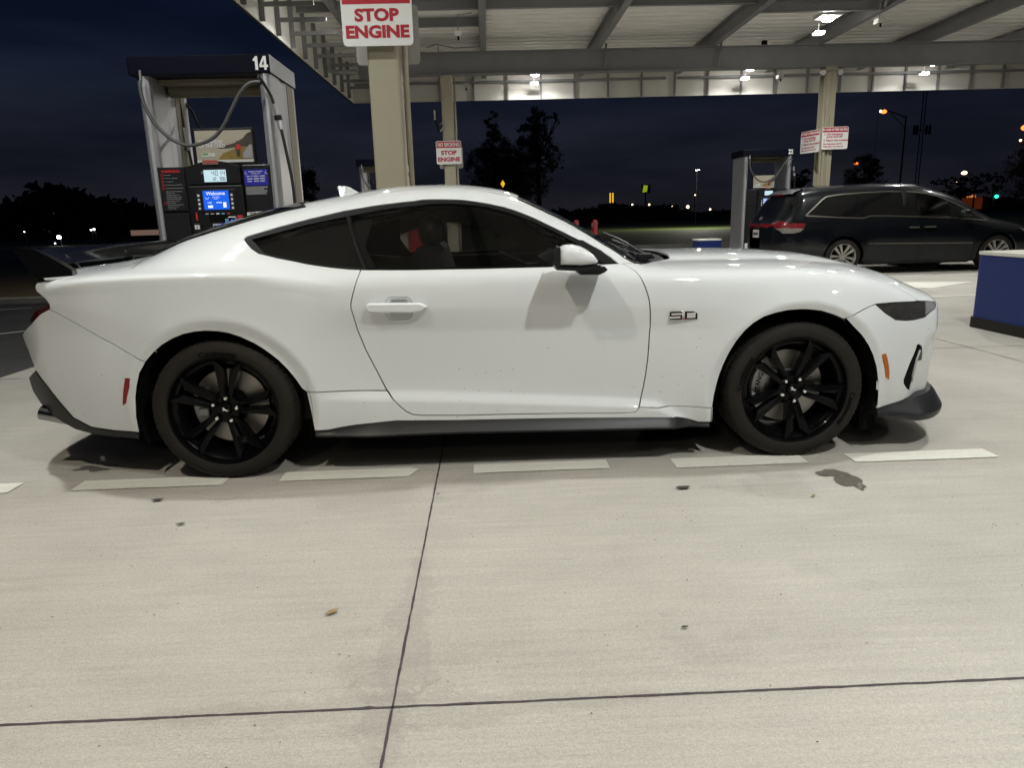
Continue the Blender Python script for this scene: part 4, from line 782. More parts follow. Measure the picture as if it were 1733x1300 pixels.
mat('joint_dark', (.055, .045, .05), rough=.8, var=(30, .5)); mat('oil', (.13, .12, .10), rough=.35, var=(24, .25)); mat('leaf_brown', (.27, .18, .08), rough=.7); mat('leaf_dark', (.045, .04, .035), rough=.6)
mat('damp', (.25, .24, .21), rough=.7, var=(16, .12))
def sheet(name, poly, z, m, kind='structure'):
    b = MB(); b.add([(x, y, z) for x, y in poly], [list(range(len(poly)))], m); o = b.build(name, m, fixn=False)
    if o.data.polygons[0].normal.z < 0: o.data.flip_normals()
    o['kind'] = kind; return o
sheet('ground', [(-900, -300), (900, -300), (900, 1500), (-900, 1500)], -.012, 'grass_mat')
sheet('road', [(-300, -60), (-2, -60), (-2, 9.0), (-300, 9.0)], -.008, 'asphalt_mat')
sheet('verge', [(-300, 9.1), (-2.84, 9.1), (-2.84, 17.2), (-300, 18.4)], -.004, 'verge_mat')
sheet('forecourt', [(-2.84, 23.1), (-2.84, 2.6), (-2.9, 2.4), (-3.4, 1.9), (-4.5, 1.3), (-6.5, .8), (-9, .5), (-40, .5), (-40, -40), (60, -40), (60, 23.1)], 0, 'concrete')
mat('kerb_stone', (.34, .33, .30), rough=.8, bump=(60, .3), var=(5, .15))
k = MB(); k.box(-60, -2.9, 9.0, 9.14, -.01, .11, 'kerb_stone', bev=.02); o = k.build('kerb', 'kerb_stone'); struct(o)
k = MB(); k.box(-2.9, 60, 23.1, 23.25, -.01, .13, 'kerb_stone', bev=.02); o = k.build('kerb', 'kerb_stone'); struct(o)
# saw-cut joints with crumbled edges
def joint(p, q, w=.007):
    p = Vector(p); q = Vector(q); L_ = (q - p).length; n = int(L_/.018); d = (q - p)/L_; s_ = Vector((-d.y, d.x)); rnd = random.Random(int(p.x*31 + p.y*7)); vs = []; a = b_ = 0
    for i in range(n + 1):
        c = p + d*L_*i/n; a = .6*a + rnd.uniform(-1, 1)*.0011; b_ = .6*b_ + rnd.uniform(-1, 1)*.0011
        ch = rnd.random() < .03; vs += [(c.x + s_.x*(w/2 + a + ch*.004), c.y + s_.y*(w/2 + a + ch*.004), .002), (c.x - s_.x*(w/2 + b_), c.y - s_.y*(w/2 + b_), .002)]
    o = MB().add(vs, [[2*i, 2*i+1, 2*i+3, 2*i+2] for i in range(n)], 'joint_dark').build('pavement_joint', 'joint_dark', fixn=False); struct(o)
joint((-6, -1.706), (14, -1.706)); joint((.99, -3.2), (.99, 23), .006)
joint((-2.84, 2.60), (16, 2.60)); joint((5.35, -3), (5.35, 23)); joint((-2.84, 6.9), (16, 6.9)); joint((9.7, 2.6), (9.7, 23)); joint((-2.84, 11.2), (16, 11.2)); joint((-3.35, -3.2), (-3.35, .9))
# dashed lane line
for i, x0, x1, w0, w1 in ((0, -1.68, -1.00, -.087, .042), (1, -.71, -.012, -.088, .038), (2, .245, .873, -.068, .055), (3, 1.161, 1.813, -.056, .066), (4, 2.128, 2.763, -.086, .047), (5, 2.984, 3.682, -.10, .024), (6, 3.93, 4.62, -.10, .03), (7, 4.87, 5.55, -.1, .03)):
    rnd = random.Random(i); n = 26; top = []; bot = []
    for k_ in range(n + 1):
        x = x0 + (x1 - x0)*k_/n; top.append((x + rnd.uniform(-.001, .001), w1 + rnd.uniform(-.0015, .0015))); bot.append((x + .0, w0 + rnd.uniform(-.0015, .0015)))
    if i == 2: top[-1] = (x1 + .02, w1 - .02); bot[-1] = (x1 - .02, w0 + .0)
    sheet('lane_dash', bot + top[::-1], .004, 'line_paint')
sheet('lane_line', [(-6.9, 8.12), (-6.1, 8.42), (-6.1, 8.36), (-6.9, 8.06)], -.003, 'line_paint'); sheet('lane_line', [(-4.75, 5.38), (-4.2, 5.85), (-4.2, 5.78), (-4.7, 5.33)], -.003, 'line_paint')
sheet('lane_arrow', [(7.6, 8.35), (9.0, 7.92), (7.85, 7.18), (7.3, 7.6), (5.6, 7.75), (5.6, 8.05), (7.4, 7.95)], .004, 'line_paint')
sheet('lane_line', [(6.2, 6.24), (12, 6.24), (12, 6.16), (6.2, 6.16)], .004, 'line_paint'); sheet('lane_line', [(6.6, 10.6), (14, 10.6), (14, 10.5), (6.6, 10.5)], .004, 'line_paint')
def blob(name, cx, cy, rx, ry, m, seed, rough_=.25, z=.003, rot=0, n=40):
    rnd = random.Random(seed); ph = [rnd.uniform(0, 6.28) for _ in range(7)]; pts = []
    for i in range(n):
        a = 2*pi*i/n; r_ = 1 + rough_*sum(sin((k_+2)*a + ph[k_])/(k_+1.5) for k_ in range(6)); x, y = rx*r_*cos(a), ry*r_*sin(a); pts.append((cx + x*cos(rot) - y*sin(rot), cy + x*sin(rot) + y*cos(rot)))
    return sheet(name, pts, z, m)
blob('oil_stain', 2.805, -.225, .055, .055, 'oil', 3, .35, n=90); blob('oil_stain', 2.835, -.335, .045, .105, 'oil', 8, .4, .0026, rot=.12, n=120); 
blob('oil_stain', -.78, .22, .07, .035, 'oil', 11, .6)
# ---------------------------------------------------------------- litter
def leaf(x, y, L_, rot, m, lab, seed):
    rnd = random.Random(seed); vs = []; n = 9
    for i in range(n):
        t = i/(n-1); w_ = L_*.22*sin(pi*min(1, t*1.02))**.8*(1 + .2*rnd.uniform(-1, 1)); x_ = L_*(t - .5); zc = .003 + L_*.05*abs(t - .5) + rnd.uniform(0, .002)
        vs += [(x_, w_, zc + L_*.03), (x_, 0, zc), (x_, -w_, zc + L_*.02)]
    fs = [[3*i + k_, 3*i + k_ + 1, 3*i + k_ + 4, 3*i + k_ + 3] for i in range(n-1) for k_ in (0, 1)]
    o = MB().add(vs, fs, m, True).build('fallen_leaf', m, fixn=False); o.location = (x, y, .003); o.rotation_euler = (0, 0, rot); tag(o, lab, 'leaf', 'dry leaves scattered on the concrete'); return o
def at0(px, py): return None
for i, (x, y, L_, rot, m, lab) in enumerate((
    (.745, -1.255, .042, .7, 'leaf_brown', 'curled golden brown leaf lying left of the long joint'),
    (2.086, -.345, .062, .1, 'leaf_dark', 'large dark leaf lying in front of the middle of the door'),
    (-.235, -.255, .05, .2, 'leaf_dark', 'dark flat leaf in front of the rear wheel'),
    (-.02, -.53, .035, .2, 'leaf_dark', 'small dark leaf just left of the rear wheel'),
    (2.60, -.49, .024, .5, 'leaf_brown', 'tiny orange leaf in front of the front wheel'),
    (3.10, -1.28, .03, -.5, 'leaf_brown', 'small orange leaf at the far right of the slab'),
    (1.80, -1.42, .022, .1, 'leaf_dark', 'tiny dark scrap in the middle of the near slab'),
    (1.01, -.31, .02, 0, 'leaf_dark', 'tiny dark scrap beside the long joint'))): leaf(x, y, L_*1.1, rot, m, lab, i)
rnd = random.Random(5); b = MB()
for i in range(260):
    x = rnd.uniform(-1.6, 4.2); y = rnd.uniform(-2.1, -.15); s_ = rnd.uniform(.0015, .0045)
    b.add([(x, y, .003), (x + s_*1.6, y + s_*.3, .003), (x + s_, y + s_, .004), (x - s_*.3, y + s_*.6, .003)], [[0, 1, 2, 3]], 'leaf_dark')
o = b.build('grit', 'leaf_dark', fixn=False); o['kind'] = 'stuff'; tag(o, 'scattered dark grit and crumbs on the concrete', 'grit')
# ---------------------------------------------------------------- canopy
mat('steel_grey', (.20, .20, .205), rough=.55, var=(3, .18)); mat('deck_white', (.86, .84, .79), rough=.6, var=(2.2, .05, (.2, 3, 1))); mat('fascia_in', (.72, .70, .64), rough=.6, var=(2, .06)); mat('fascia_out', (.02, .02, .03), rough=.5)
mat('column_beige', (.36, .325, .235), rough=.45, var=(5, .05)); mat('galv', (.30, .30, .30), rough=.5, metal=.4); mat('plastic_white', (.62, .61, .58), rough=.5)
mat('lamp_glow', (1, 1, .95), emit=(1, .98, .93), es=95); mat('lamp_glow_low', (1, 1, .95), emit=(1, .98, .92), es=6)
can = thing('canopy', 'large flat steel forecourt canopy over the pumps with white underside', 'canopy', (0, 0, 0))
b = MB(); x0, x1, y0, y1 = -2.1, 27, -12.0, 16.4
b.box(x0, x1, y0, y1, 5.06, 5.12, 'deck_white')
y = y0
while y < y1:       # ribs of the roof sheet
    b.box(x0 + .01, x1 - .01, y, y + .03, 5.035, 5.061, 'deck_white'); y += .305
b.build('roof_deck', 'deck_white', can)
def ibeam(name, p0, p1, h, w, z0, axis, tf=.014):
    b = MB()
    def bx(a0, a1, c0, c1, z0_, z1_):
        if axis == 'x': b.box(p0, p1, a0, a1, z0_, z1_, 'steel_grey')
        else: b.box(a0, a1, p0, p1, z0_, z1_, 'steel_grey')
    c = w[0]; hw = w[1]/2
    bx(c - hw, c + hw, 0, 0, z0, z0 + tf); bx(c - hw, c + hw, 0, 0, z0 + h - tf, z0 + h); bx(c - .006, c + .006, 0, 0, z0 + tf, z0 + h - tf)
    return b.build(name, 'steel_grey', can)
for yy in (13.3, 3.0, -7.3): ibeam('girder', x0 + .7, x1 - .1, .47, (yy, .19), 4.25, 'x', .02)
for xx in (1.3, 3.78, 6.3, 8.65, 11.05, 13.4, 15.9, 18.4, 20.9): ibeam('joist', y0 + .1, y1 - .1, .30, (xx, .13), 4.722, 'y')
for yy, xa, xb in ((10.65, -2.0, 8.6), (11.8, -.1, 1.3), (10.62, 6.3, 8.6)):
    ibeam('purlin', xa, xb, .16, (yy, .09), 4.86 if yy > 10.63 else 4.70, 'x', .01)
ibeam('edge_purlin', y0 + .1, y1 - .1, .2, (-1.30, .10), 4.80, 'y')
# fascia: outer skin, bright inner liner, studs
b = MB(); b.box(x0 - .04, x1, y1, y1 + .04, 4.2, 5.3, 'fascia_out'); b.box(x0 - .04, x0, y0, y1, 4.2, 5.3, 'fascia_out'); b.box(x0 - .04, x1, y0 - .04, y0, 4.2, 5.3, 'fascia_out'); b.build('fascia', 'fascia_out', can)
b = MB(); b.box(x0 + .002, x1, y1 - .02, y1 - .002, 4.205, 5.06, 'fascia_in'); b.box(x0 + .002, x0 + .02, y0, y1 - .02, 4.205, 5.06, 'fascia_in'); b.build('fascia_liner', 'fascia_in', can)
for i in range(24):
    xx = -1.59 + .872*i; b = MB(); b.box(xx - .02, xx + .02, y1 - .10, y1 - .022, 4.215, 5.05, 'steel_grey'); b.build('stud', 'steel_grey', can)
for i in range(14):
    yy = 15.60 - .872*i; b = MB(); b.box(x0 + .022, x0 + .10, yy - .02, yy + .02, 4.215, 5.05, 'steel_grey'); b.box(x0 + .10, -1.25, yy - .025, yy + .025, 4.42, 4.48, 'steel_grey'); b.build('outrigger', 'steel_grey', can)
b = MB(); b.box(x0 + .1, 6.0, y1 - .16, y1 - .101, 4.60, 4.66, 'steel_grey'); b.box(6.3, x1, y1 - .16, y1 - .101, 4.60, 4.66, 'steel_grey'); b.build('girt', 'steel_grey', can)
b = MB(); b.tube([(-1.93, 12.8, 4.72), (-1.94, 12.8, 4.42), (-1.90, 12.8, 4.31), (-1.78, 12.8, 4.275), (-1.35, 12.8, 4.27)], .05, 12, 'galv'); b.build('drain_pipe', 'galv', can)
for x_, y_, zz in ((3.95, 13.18, 0), (6.45, 13.18, 0)):
    b = MB(); b.tube([(x_, y_, 4.80), (x_ - .05, y_ - .02, 4.30)], .025, 8, 'steel_grey'); b.build('knee_brace', 'steel_grey', can)
b = MB(); b.tube([(.1, 13.1, 4.78), (.3, 13.1, 4.84), (.7, 13.1, 4.76), (1.3, 13.1, 4.78)], .012, 6, 'steel_grey'); b.tube([(.35, 13.1, 4.80), (.36, 13.1, 4.15)], .012, 6, 'steel_grey'); b.build('conduit', 'steel_grey', can)
b = MB(); b.cyl(.065, (7.6, 13.75, 4.76), (7.6, 13.75, 4.92), 16, 'deep_black'); b.build('junction_can', 'deep_black', can)
def canopy_light(x, y, lab, power=130, z=4.66, colr=(1, 1, 1)):
    t = thing('canopy_light', lab, 'light', (x, y, z), 0, 'square lamps under the canopy')
    b = MB(); b.box(-.20, .20, -.20, .20, .03, .10, 'plastic_white', bev=.01); b.cyl(.02, (0, 0, .1), (0, 0, 5.03 - z), 8, 'galv'); b.build('housing', 'plastic_white', t)
    b = MB(); b.ball((0, 0, .03), 1, 'lamp_glow', 16, sc=(.12, .12, .075)); b.build('lens', 'lamp_glow', t)
    b = MB(); b.box(-.09, .09, .3, .42, -.18, -.15, 'lamp_glow_low'); b.box(-.1, .1, .29, .43, -.149, -.12, 'plastic_white'); b.cyl(.008, (0, .36, -.12), (0, .36, 5.03 - z), 6, 'galv'); b.build('glow_plate', 'plastic_white', t)  # small glowing plate hung below the lens
    l = bpy.data.lights.new('canopy_lamp', 'AREA'); l.shape = 'SQUARE'; l.size = .15; l.energy = power*.88; l.color = colr; l.spread = RAD(158)
    o = bpy.data.objects.new('lamp', l); COL.objects.link(o); o.parent = t; o.location = (0, 0, -.06)
    return t
WARM = (1, .93, .76); COOL = (.975, 1, .98)
for x, y, lab, pw, colr in (
    (2.57, 15.6, 'canopy lamp left of the others, above the far lane behind the narrow beige post', 60, COOL),
    (7.93, 15.5, 'canopy lamp behind the main girder left of the flanged beige post', 60, COOL),
    (12.5, 15.4, 'canopy lamp behind the girder at the right edge of the picture', 60, COOL),
    (7.75, 11.0, 'brightest canopy lamp in front of the girder above the minivan', 110, COOL),
    (12.6, 11.0, 'canopy lamp out of view right of the minivan', 75, COOL),
    (2.6, 7.5, 'canopy lamp over the lane between the pump rows', 180, COOL),
    (8.0, 7.5, 'canopy lamp over the lane right of the near pumps', 110, COOL),
    (-.78, 9.5, 'added canopy lamp hidden behind the large sign, brightening the far narrow column', 120, COOL),  # added lamp, kept out of view, to brighten the far sign and column
    (-1.5, .95, 'canopy lamp above the rear of the white coupe', 95, COOL),
    (5.2, .85, 'canopy lamp above the nose of the white coupe', 95, COOL),
    (3.2, -2.9, 'canopy lamp in front of the coupe, towards its nose', 150, COOL),
    (-.6, -2.4, 'canopy lamp in front of the coupe, towards its tail', 70, WARM),
    (3.2, -7.7, 'canopy lamp behind the photographer', 55, COOL),
    (-1.5, -9.0, 'canopy lamp behind the photographer on the left', 50, WARM),
    (8.4, -4.2, 'canopy lamp beyond the nose of the coupe', 85, COOL)):
    canopy_light(x, y, lab, power=pw, colr=colr)
def cctv(x, y, zt, z, lab):
    t = thing('hanging_camera', lab, 'camera', (x, y, z), 0, 'small cameras hanging from the canopy')
    b = MB(); b.tube([(0, 0, .07), (0, 0, zt - z), (.25, 0, zt - z + .02)], .010, 6, 'steel_grey'); b.build('bracket', 'steel_grey', t)
    b = MB(); b.box(-.06, .06, -.09, .09, -.02, .07, 'plastic_white', bev=.008); b.build('housing', 'plastic_white', t)
    b = MB(); b.cyl(.018, (0, -.05, -.02), (0, -.06, -.08), 10, 'deep_black'); b.build('camera_lens', 'deep_black', t)
cctv(.86, 10.54, 4.75, 4.40, 'small white camera hanging right of the large red and white sign')
cctv(.88, 14.5, 4.45, 4.22, 'small white camera hanging just behind the narrow beige post')
cctv(8.37, 10.31, 4.80, 4.42, 'small white camera hanging right of the brightest canopy lamp')
cctv(8.29, 14.5, 4.5, 4.26, 'small white camera hanging left of the flanged beige post')
# columns
def column(name_lab, x, y, flanged=False):
    t = thing('canopy_column', name_lab, 'column', (x, y, 0), 0, 'beige steel columns of the canopy')
    b = MB()
    if not flanged: b.box(-.125, .125, -.125, .125, 0, 4.248, 'column_beige', bev=.02)
    else:
        b.box(-.135, .135, -.13, -.112, 0, 4.248, 'column_beige'); b.box(-.135, .135, .112, .13, 0, 4.248, 'column_beige'); b.box(-.01, .01, -.112, .112, 0, 4.248, 'column_beige')
        b.box(-.10, -.055, -.20, -.131, 0, 4.1, 'column_beige', bev=.01); b.box(.02, .05, -.165, -.131, 0, 4.1, 'column_beige', bev=.01)
    b.build('shaft', 'column_beige', t)
    b = MB(); b.box(-.17, .17, -.17, .17, 0, .02, 'column_beige'); b.build('base_plate', 'column_beige', t)
    if not flanged:
        b = MB(); b.tube([(.165, -.02, .3), (.165, -.02, 4.2)], .022, 10, 'column_beige'); b.box(.126, .15, -.03, 0, 1.0, 1.03, 'column_beige'); b.box(.126, .15, -.03, 0, 3.0, 3.03, 'column_beige'); b.build('conduit', 'column_beige', t)
    return t
column('wide beige column nearest the camera, behind the roof of the coupe', .48, 3.0)
column('narrow beige column in the far row, behind the coupe roof', .48, 13.3)
c3 = column('flanged beige column in the far row, behind the minivan', 8.9, 13.3, True)
for sx_ in (-.19, .19):
    b = MB(); b.lathe([(0, .05), (.04, .05), (.055, .0), (.06, -.05), (0, -.05)], 16, 'plastic_white', Matrix.Translation((sx_, -.12, 4.12))); b.box(min(sx_, 0), max(sx_, 0), -.135, -.131, 4.14, 4.17, 'steel_grey'); b.build('floodlight', 'plastic_white', c3)
# ---------------------------------------------------------------- signs
mat('sign_white', (.78, .78, .75), rough=.35, var=(4, .03)); mat('sign_red', (.42, .012, .03), rough=.4); mat('sign_back', (.42, .41, .38), rough=.4, metal=.3)
def text_on(parent, name, word, size, x, y, z, m, bold=0, sx=1., align='CENTER', dy=-.002):
    v, f_ = text_mesh(word, size, bold, 0, sx, align); M = facing(x, y + dy, z)
    return MB().add([tuple(M @ Vector(p)) for p in v], f_, m).build(name, m, parent, fixn=False)
def fit_text(parent, word, z, hh, ww, m, bold, dy=-.0022):
    v, f_ = text_mesh(word, 1.0, bold/hh*.7); xs = [p[0] for p in v]; ys = [p[1] for p in v]; a, b_, c, d = min(xs), max(xs), min(ys), max(ys)
    MB().add([((p[0] - (a+b_)/2)/(b_-a)*ww, dy, z + (p[1] - (c+d)/2)/(d-c)*hh) for p in v], f_, m).build('lettering', m, parent, fixn=False)
def stop_sign(x, y, z, lab, w=.548, h=.49, band_z=.20, stop_z=-.006):
    t = thing('warning_sign', lab, 'sign', (x, y, z), 0, 'no smoking signs on the columns')
    b = MB(); b.prism(rrect(w, h, .035), .003, 'y', 0, 'sign_white'); b.build('plate', 'sign_white', t)
    b = MB(); hb = [(a, c) for a, c in rrect(w - .022, h - .022, .026)]
    band = [(a, max(c, h*band_z)) for a, c in hb]; b.prism(band, .0012, 'y', -.0012, 'sign_red'); b.build('red_band', 'sign_red', t)
    fit_text(t, 'NO SMOKING', h*(band_z + .478)/2, h*(.478 - band_z)*.62, w*.86, 'sign_white', .006*h); fit_text(t, 'STOP', h*stop_z, h*.195, w*.63, 'sign_red', .013*h); fit_text(t, 'ENGINE', -h*.290, h*.195, w*.90, 'sign_red', .013*h)
    b = MB()
    for a in (-.06, .06): b.lathe([(0, -.005), (.006, -.004), (.007, 0)], 10, 'galv', Matrix.Translation((a, 0, -h*.27)))
    b.build('bolt', 'galv', t)
    return t
stop_sign(.462, 2.80, 2.775, 'large no smoking stop engine sign on the near wide column, top cut off', band_z=.115, stop_z=-.045)
stop_sign(.475, 13.1, 2.64, 'small no smoking stop engine sign on the narrow far column')
def back_sign(x, y, z, lab):
    t = thing('warning_sign', lab, 'sign', (x, y, z), 0, 'backs of signs facing away'); MB().prism(rrect(.53, .46, .035), .003, 'y', 0, 'sign_back').build('plate', 'sign_back', t); return t
back_sign(.485, 3.20, 2.70, 'blank back of the sign on the far side of the near wide column'); back_sign(.50, 13.52, 2.56, 'blank back of the sign on the far side of the narrow column')
def spill_sign(x, y, z, rz, lab):
    t = thing('warning_sign', lab, 'sign', (x, y, z), rz, 'fire and spill signs'); w, h = .585, .475
    MB().prism(rrect(w, h, .035), .003, 'y', 0, 'sign_white').build('plate', 'sign_white', t)
    MB().prism([(a, max(c, h*.5 - h*.24)) for a, c in rrect(w - .02, h - .02, .026)], .0012, 'y', -.0012, 'sign_red').build('red_band', 'sign_red', t)
    text_on(t, 'lettering', 'IN CASE OF FIRE OR SPILL', h*.125, 0, 0, h*.37, 'sign_white', .003, .84)
    for i, (s, q, xo) in enumerate((('1. Use emergency', .115, -.26), ('    pump shut-off!', .115, -.26), ('2. Report the accident!', .115, -.26), ('Fire Department: Call 911', .085, -.26), ('Facility Address: on the front wall', .07, -.26))):
        text_on(t, 'lettering', s, h*q*1.1, xo, 0, h*(.17, .06, -.10, -.26, -.38)[i], 'sign_red', .0022, 1.0 if i < 3 else .9, 'LEFT')
    return t
spill_sign(9.03, 13.05, 2.74, 0, 'fire or spill instructions sign facing the camera on the flanged column')
spill_sign(8.56, 13.25, 2.69, RAD(-72), 'fire or spill instructions sign turned sideways on the flanged column')
# red cabinet on the near column, seen through the car windows
mat('cabinet_red', (.28, .012, .02), rough=.35)
t = thing('fire_cabinet', 'red fire extinguisher cabinet on the near column, seen through the car windows', 'cabinet', (.665, 2.92, .78)); MB().box(-.058, .07, -.08, .12, 0, .42, 'cabinet_red', bev=.01).build('box', 'cabinet_red', t)
MB().prism([(-.04, .08), (.03, .10), (.06, .14), (.02, .13), (-.04, .11)], .002, 'y', -.083, 'sign_white').build('mark', 'sign_white', t)
# handset on the narrow column
t = thing('speaker_horn', 'black and silver speaker hanging on the left side of the narrow column', 'speaker', (.28, 13.1, 3.3))
MB().tube([(-.07, 0, .22), (-.06, 0, .1), (-.01, 0, -.1), (.0, 0, -.22)], [.035, .05, .045, .03], 10, 'satin_black').build('body', 'satin_black', t); MB().box(-.10, -.05, -.05, -.03, .02, .22, 'chrome', bev=.01).build('cover', 'chrome', t)
MB().tube([(.0, 0, -.1), (.1, 0, -.02), (.12, 0, -.12), (.03, 0, -.22)], .012, 8, 'galv').build('cable', 'galv', t)
# ---------------------------------------------------------------- island guards and bollards
mat('guard_blue', (.008, .022, .12), rough=.45, spec=.3); mat('guard_top', (.60, .58, .50), rough=.5); mat('bollard_red', (.28, .012, .025), rough=.4)
def guard(x, y, w, d, h, lab, bev=.12):
    t = thing('island_guard', lab, 'island guard', (x, y, 0), 0, 'blue island guards')
    pts = rrect(w, d, bev, 6)
    MB().prism([(a*1.02, c*1.02) for a, c in pts], .10, 'z', 0, 'rubber', smooth=False).build('rubber_base', 'rubber', t)
    MB().prism(pts, h - .12, 'z', .095, 'guard_blue').build('body', 'guard_blue', t); MB().prism([(a*1.012, c*1.012) for a, c in pts], .03, 'z', h - .025, 'guard_top').build('cap', 'guard_top', t)
guard(6.95, 3.28, 1.72, .90, .74, 'large blue island guard with cream cap at the right edge', .10)
guard(6.30, 13.25, .54, .5, .61, 'small blue island guard left of the far right pump', .05)
guard(7.25, 12.35, .5, .3, .43, 'low blue guard peeking over the bonnet below the minivan')
for x in (4.42, 3.87):
    t = thing('bollard', 'red bollard on the grass edge %s' % ('seen just above the windscreen base' if x > 4 else 'almost hidden behind the windscreen pillar'), 'bollard', (x, 18, 0), 0, 'red bollards'); b = MB(); b.lathe([(0, 1.11), (.05, 1.10), (.085, 1.05), (.085, 0)], 16, 'bollard_red', axis='z'); b.build('post', 'bollard_red', t)
    MB().box(-.088, -.08, -.03, .03, .9, 1.0, 'sign_white').build('reflector', 'sign_white', t)
# ---------------------------------------------------------------- fuel pumps
mat('pump_navy', (.002, .0025, .008), rough=.6, spec=.08); mat('pump_steel', (.50, .50, .52), rough=.36, metal=.7, var=(3, .05)); mat('pump_black', (.005, .005, .006), rough=.5, spec=.3); mat('pump_dark', (.014, .014, .016), rough=.3)
mat('pump_tan', (.22, .19, .13), rough=.5); mat('hose_grey', (.06, .06, .062), rough=.5); mat('hose_black', (.012, .012, .012), rough=.5)
mat('lcd', (.1, .1, .1), emit=(.52, .72, .80), es=.95); mat('lcd_ink', (.02, .03, .05), rough=.5); mat('screen_blue', (0, 0, 0), emit=(.004, .12, .85), es=1.0); mat('screen_pale', (0, 0, 0), emit=(.45, .6, 1.0), es=.9); mat('screen_white', (.6, .6, .6), emit=(.8, .9, 1), es=.7)
mat('notice_blue', (.02, .02, .32), rough=.4); mat('label_white', (.65, .65, .65), rough=.5); mat('label_red', (.5, .03, .03), rough=.5); mat('text_grey', (.30, .30, .31), rough=.6); mat('label_green', (.05, .35, .08), rough=.5); mat('label_cyan', (.10, .38, .55), rough=.5); mat('badge_bronze', (.35, .25, .2), rough=.3, metal=.5)
mat('poster_sky', (.28, .25, .19), rough=.5, emit=(.28, .25, .19), es=.25, var=(4, .25)); mat('poster_field', (.24, .17, .04), rough=.5, var=(10, .5)); mat('poster_hill', (.05, .045, .03), rough=.5, var=(14, .5)); mat('poster_white', (.6, .6, .56), rough=.5)
def pump(num, x, y, lab, detail=True):
    T = thing('fuel_pump', lab, 'fuel pump', (x, y, 0), 0, 'fuel pumps under the canopy')
    # cap
    MB().box(-.568, .568, 0, .77, 2.392, 2.535, 'pump_navy', bev=.006).build('top_cap', 'pump_navy', T)
    MB().box(.5685, .572, .005, .765, 2.397, 2.530, 'pump_steel').build('cap_end', 'pump_steel', T); MB().box(-.572, -.5685, .005, .765, 2.397, 2.530, 'pump_navy').build('cap_end', 'pump_navy', T)
    if num == '14':
        b = MB()
        for pts in ([(-.045, -.052), (-.022, -.052), (-.022, .052), (-.040, .052), (-.052, .034), (-.060, .030), (-.060, .016), (-.045, .018)], [(.026, -.052), (.046, -.052), (.046, -.032), (.058, -.032), (.058, -.014), (.046, -.014), (.046, .052), (.024, .052), (-.010, -.012), (-.010, -.032), (.026, -.032)]): b.prism([(.498 + a, 2.465 + c_) for a, c_ in pts], .002, 'y', -.0035, 'sign_white')
        b.prism([(.498 + a, 2.465 + c_) for a, c_ in ((.008, -.014), (.026, -.014), (.026, .024))], .001, 'y', -.0045, 'pump_navy'); b.build('pump_number', 'sign_white', T)
    else: nv, nf = text_mesh(num, .13, .006, 0, .78); MB().add([tuple(facing(.498, -.002, 2.465) @ Vector(q)) for q in nv], nf, 'sign_white').build('pump_number', 'sign_white', T, fixn=False)
    # legs with rounded fronts
    for sx_ in (-1, 1):
        xs = (-.525, -.425) if sx_ < 0 else (.455, .555)
        xm = sum(xs)/2; hw = .05; pts = [(xs[0], .76), (xs[0], .08), (xs[0] + .008, .045), (xs[0] + .028, .02), (xm, .01), (xs[1] - .028, .02), (xs[1] - .008, .045), (xs[1], .08), (xs[1], .30), (xs[1] - .012, .34), (xs[1] - .012, .44), (xs[1], .48), (xs[1], .76)]
        MB().prism(pts, 2.392, 'z', 0, 'pump_steel').build('leg', 'pump_steel', T)
        b = MB(); xo = xs[1] if sx_ > 0 else xs[1]; b.box(xo, xo + .004, .50, .70, .3, 2.38, 'pump_tan'); b.build('leg_reflection', 'pump_tan', T)  # tan strip paints the brownish reflection on the leg side
    b = MB(); b.cyl(.055, (-.42, .42, 2.335), (.45, .42, 2.335), 16, 'pump_tan'); b.box(-.42, .45, .2, .6, 2.36, 2.391, 'pump_tan'); b.build('cross_tube', 'pump_tan', T)
    # body
    b = MB(); top = [(-.446, 0), (-.446, 1.675)] + [(-.20 + .42*i/12, 1.675 + .045*sin(pi*i/12)) for i in range(13)] + [(.483, 1.680), (.483, 0)]
    b.prism(top, .68, 'y', .02, 'pump_black'); b.build('body', 'pump_black', T)
    MB().box(-.44, -.225, .004, .02, 1.322, 1.672, 'pump_dark', bev=.004).build('warning_panel', 'pump_dark', T)
    MB().box(-.44, -.225, .004, .02, .55, 1.300, 'pump_dark', bev=.004).build('lower_panel', 'pump_dark', T)
    MB().box(.262, .478, .004, .02, 1.30, 1.678, 'pump_dark', bev=.004).build('side_panel', 'pump_dark', T)
    cen = MB(); cen.box(-.20, .255, -.03, .02, .50, 1.52, 'pump_black', bev=.012); cen.prism([(-.19, 1.53), (.245, 1.53), (.245, 1.66), (.15, 1.70), (.03, 1.715), (-.09, 1.70), (-.19, 1.66)], .045, 'y', -.025, 'pump_black'); cen = cen.build('dispenser_head', 'pump_black', T)
    if num == '22':
        MB().box(-.44, .478, -.005, .003, .1, .50, 'label_white', bev=.004).build('grade_panel', 'label_white', T); text_on(T, 'lettering', 'G', .2, -.30, -.006, .30, 'deep_black', .008)
    # displays
    d = MB(); d.box(-.050, .131, -.036, -.031, 1.546, 1.642, 'lcd'); d = d.build('amount_display', 'lcd', T)
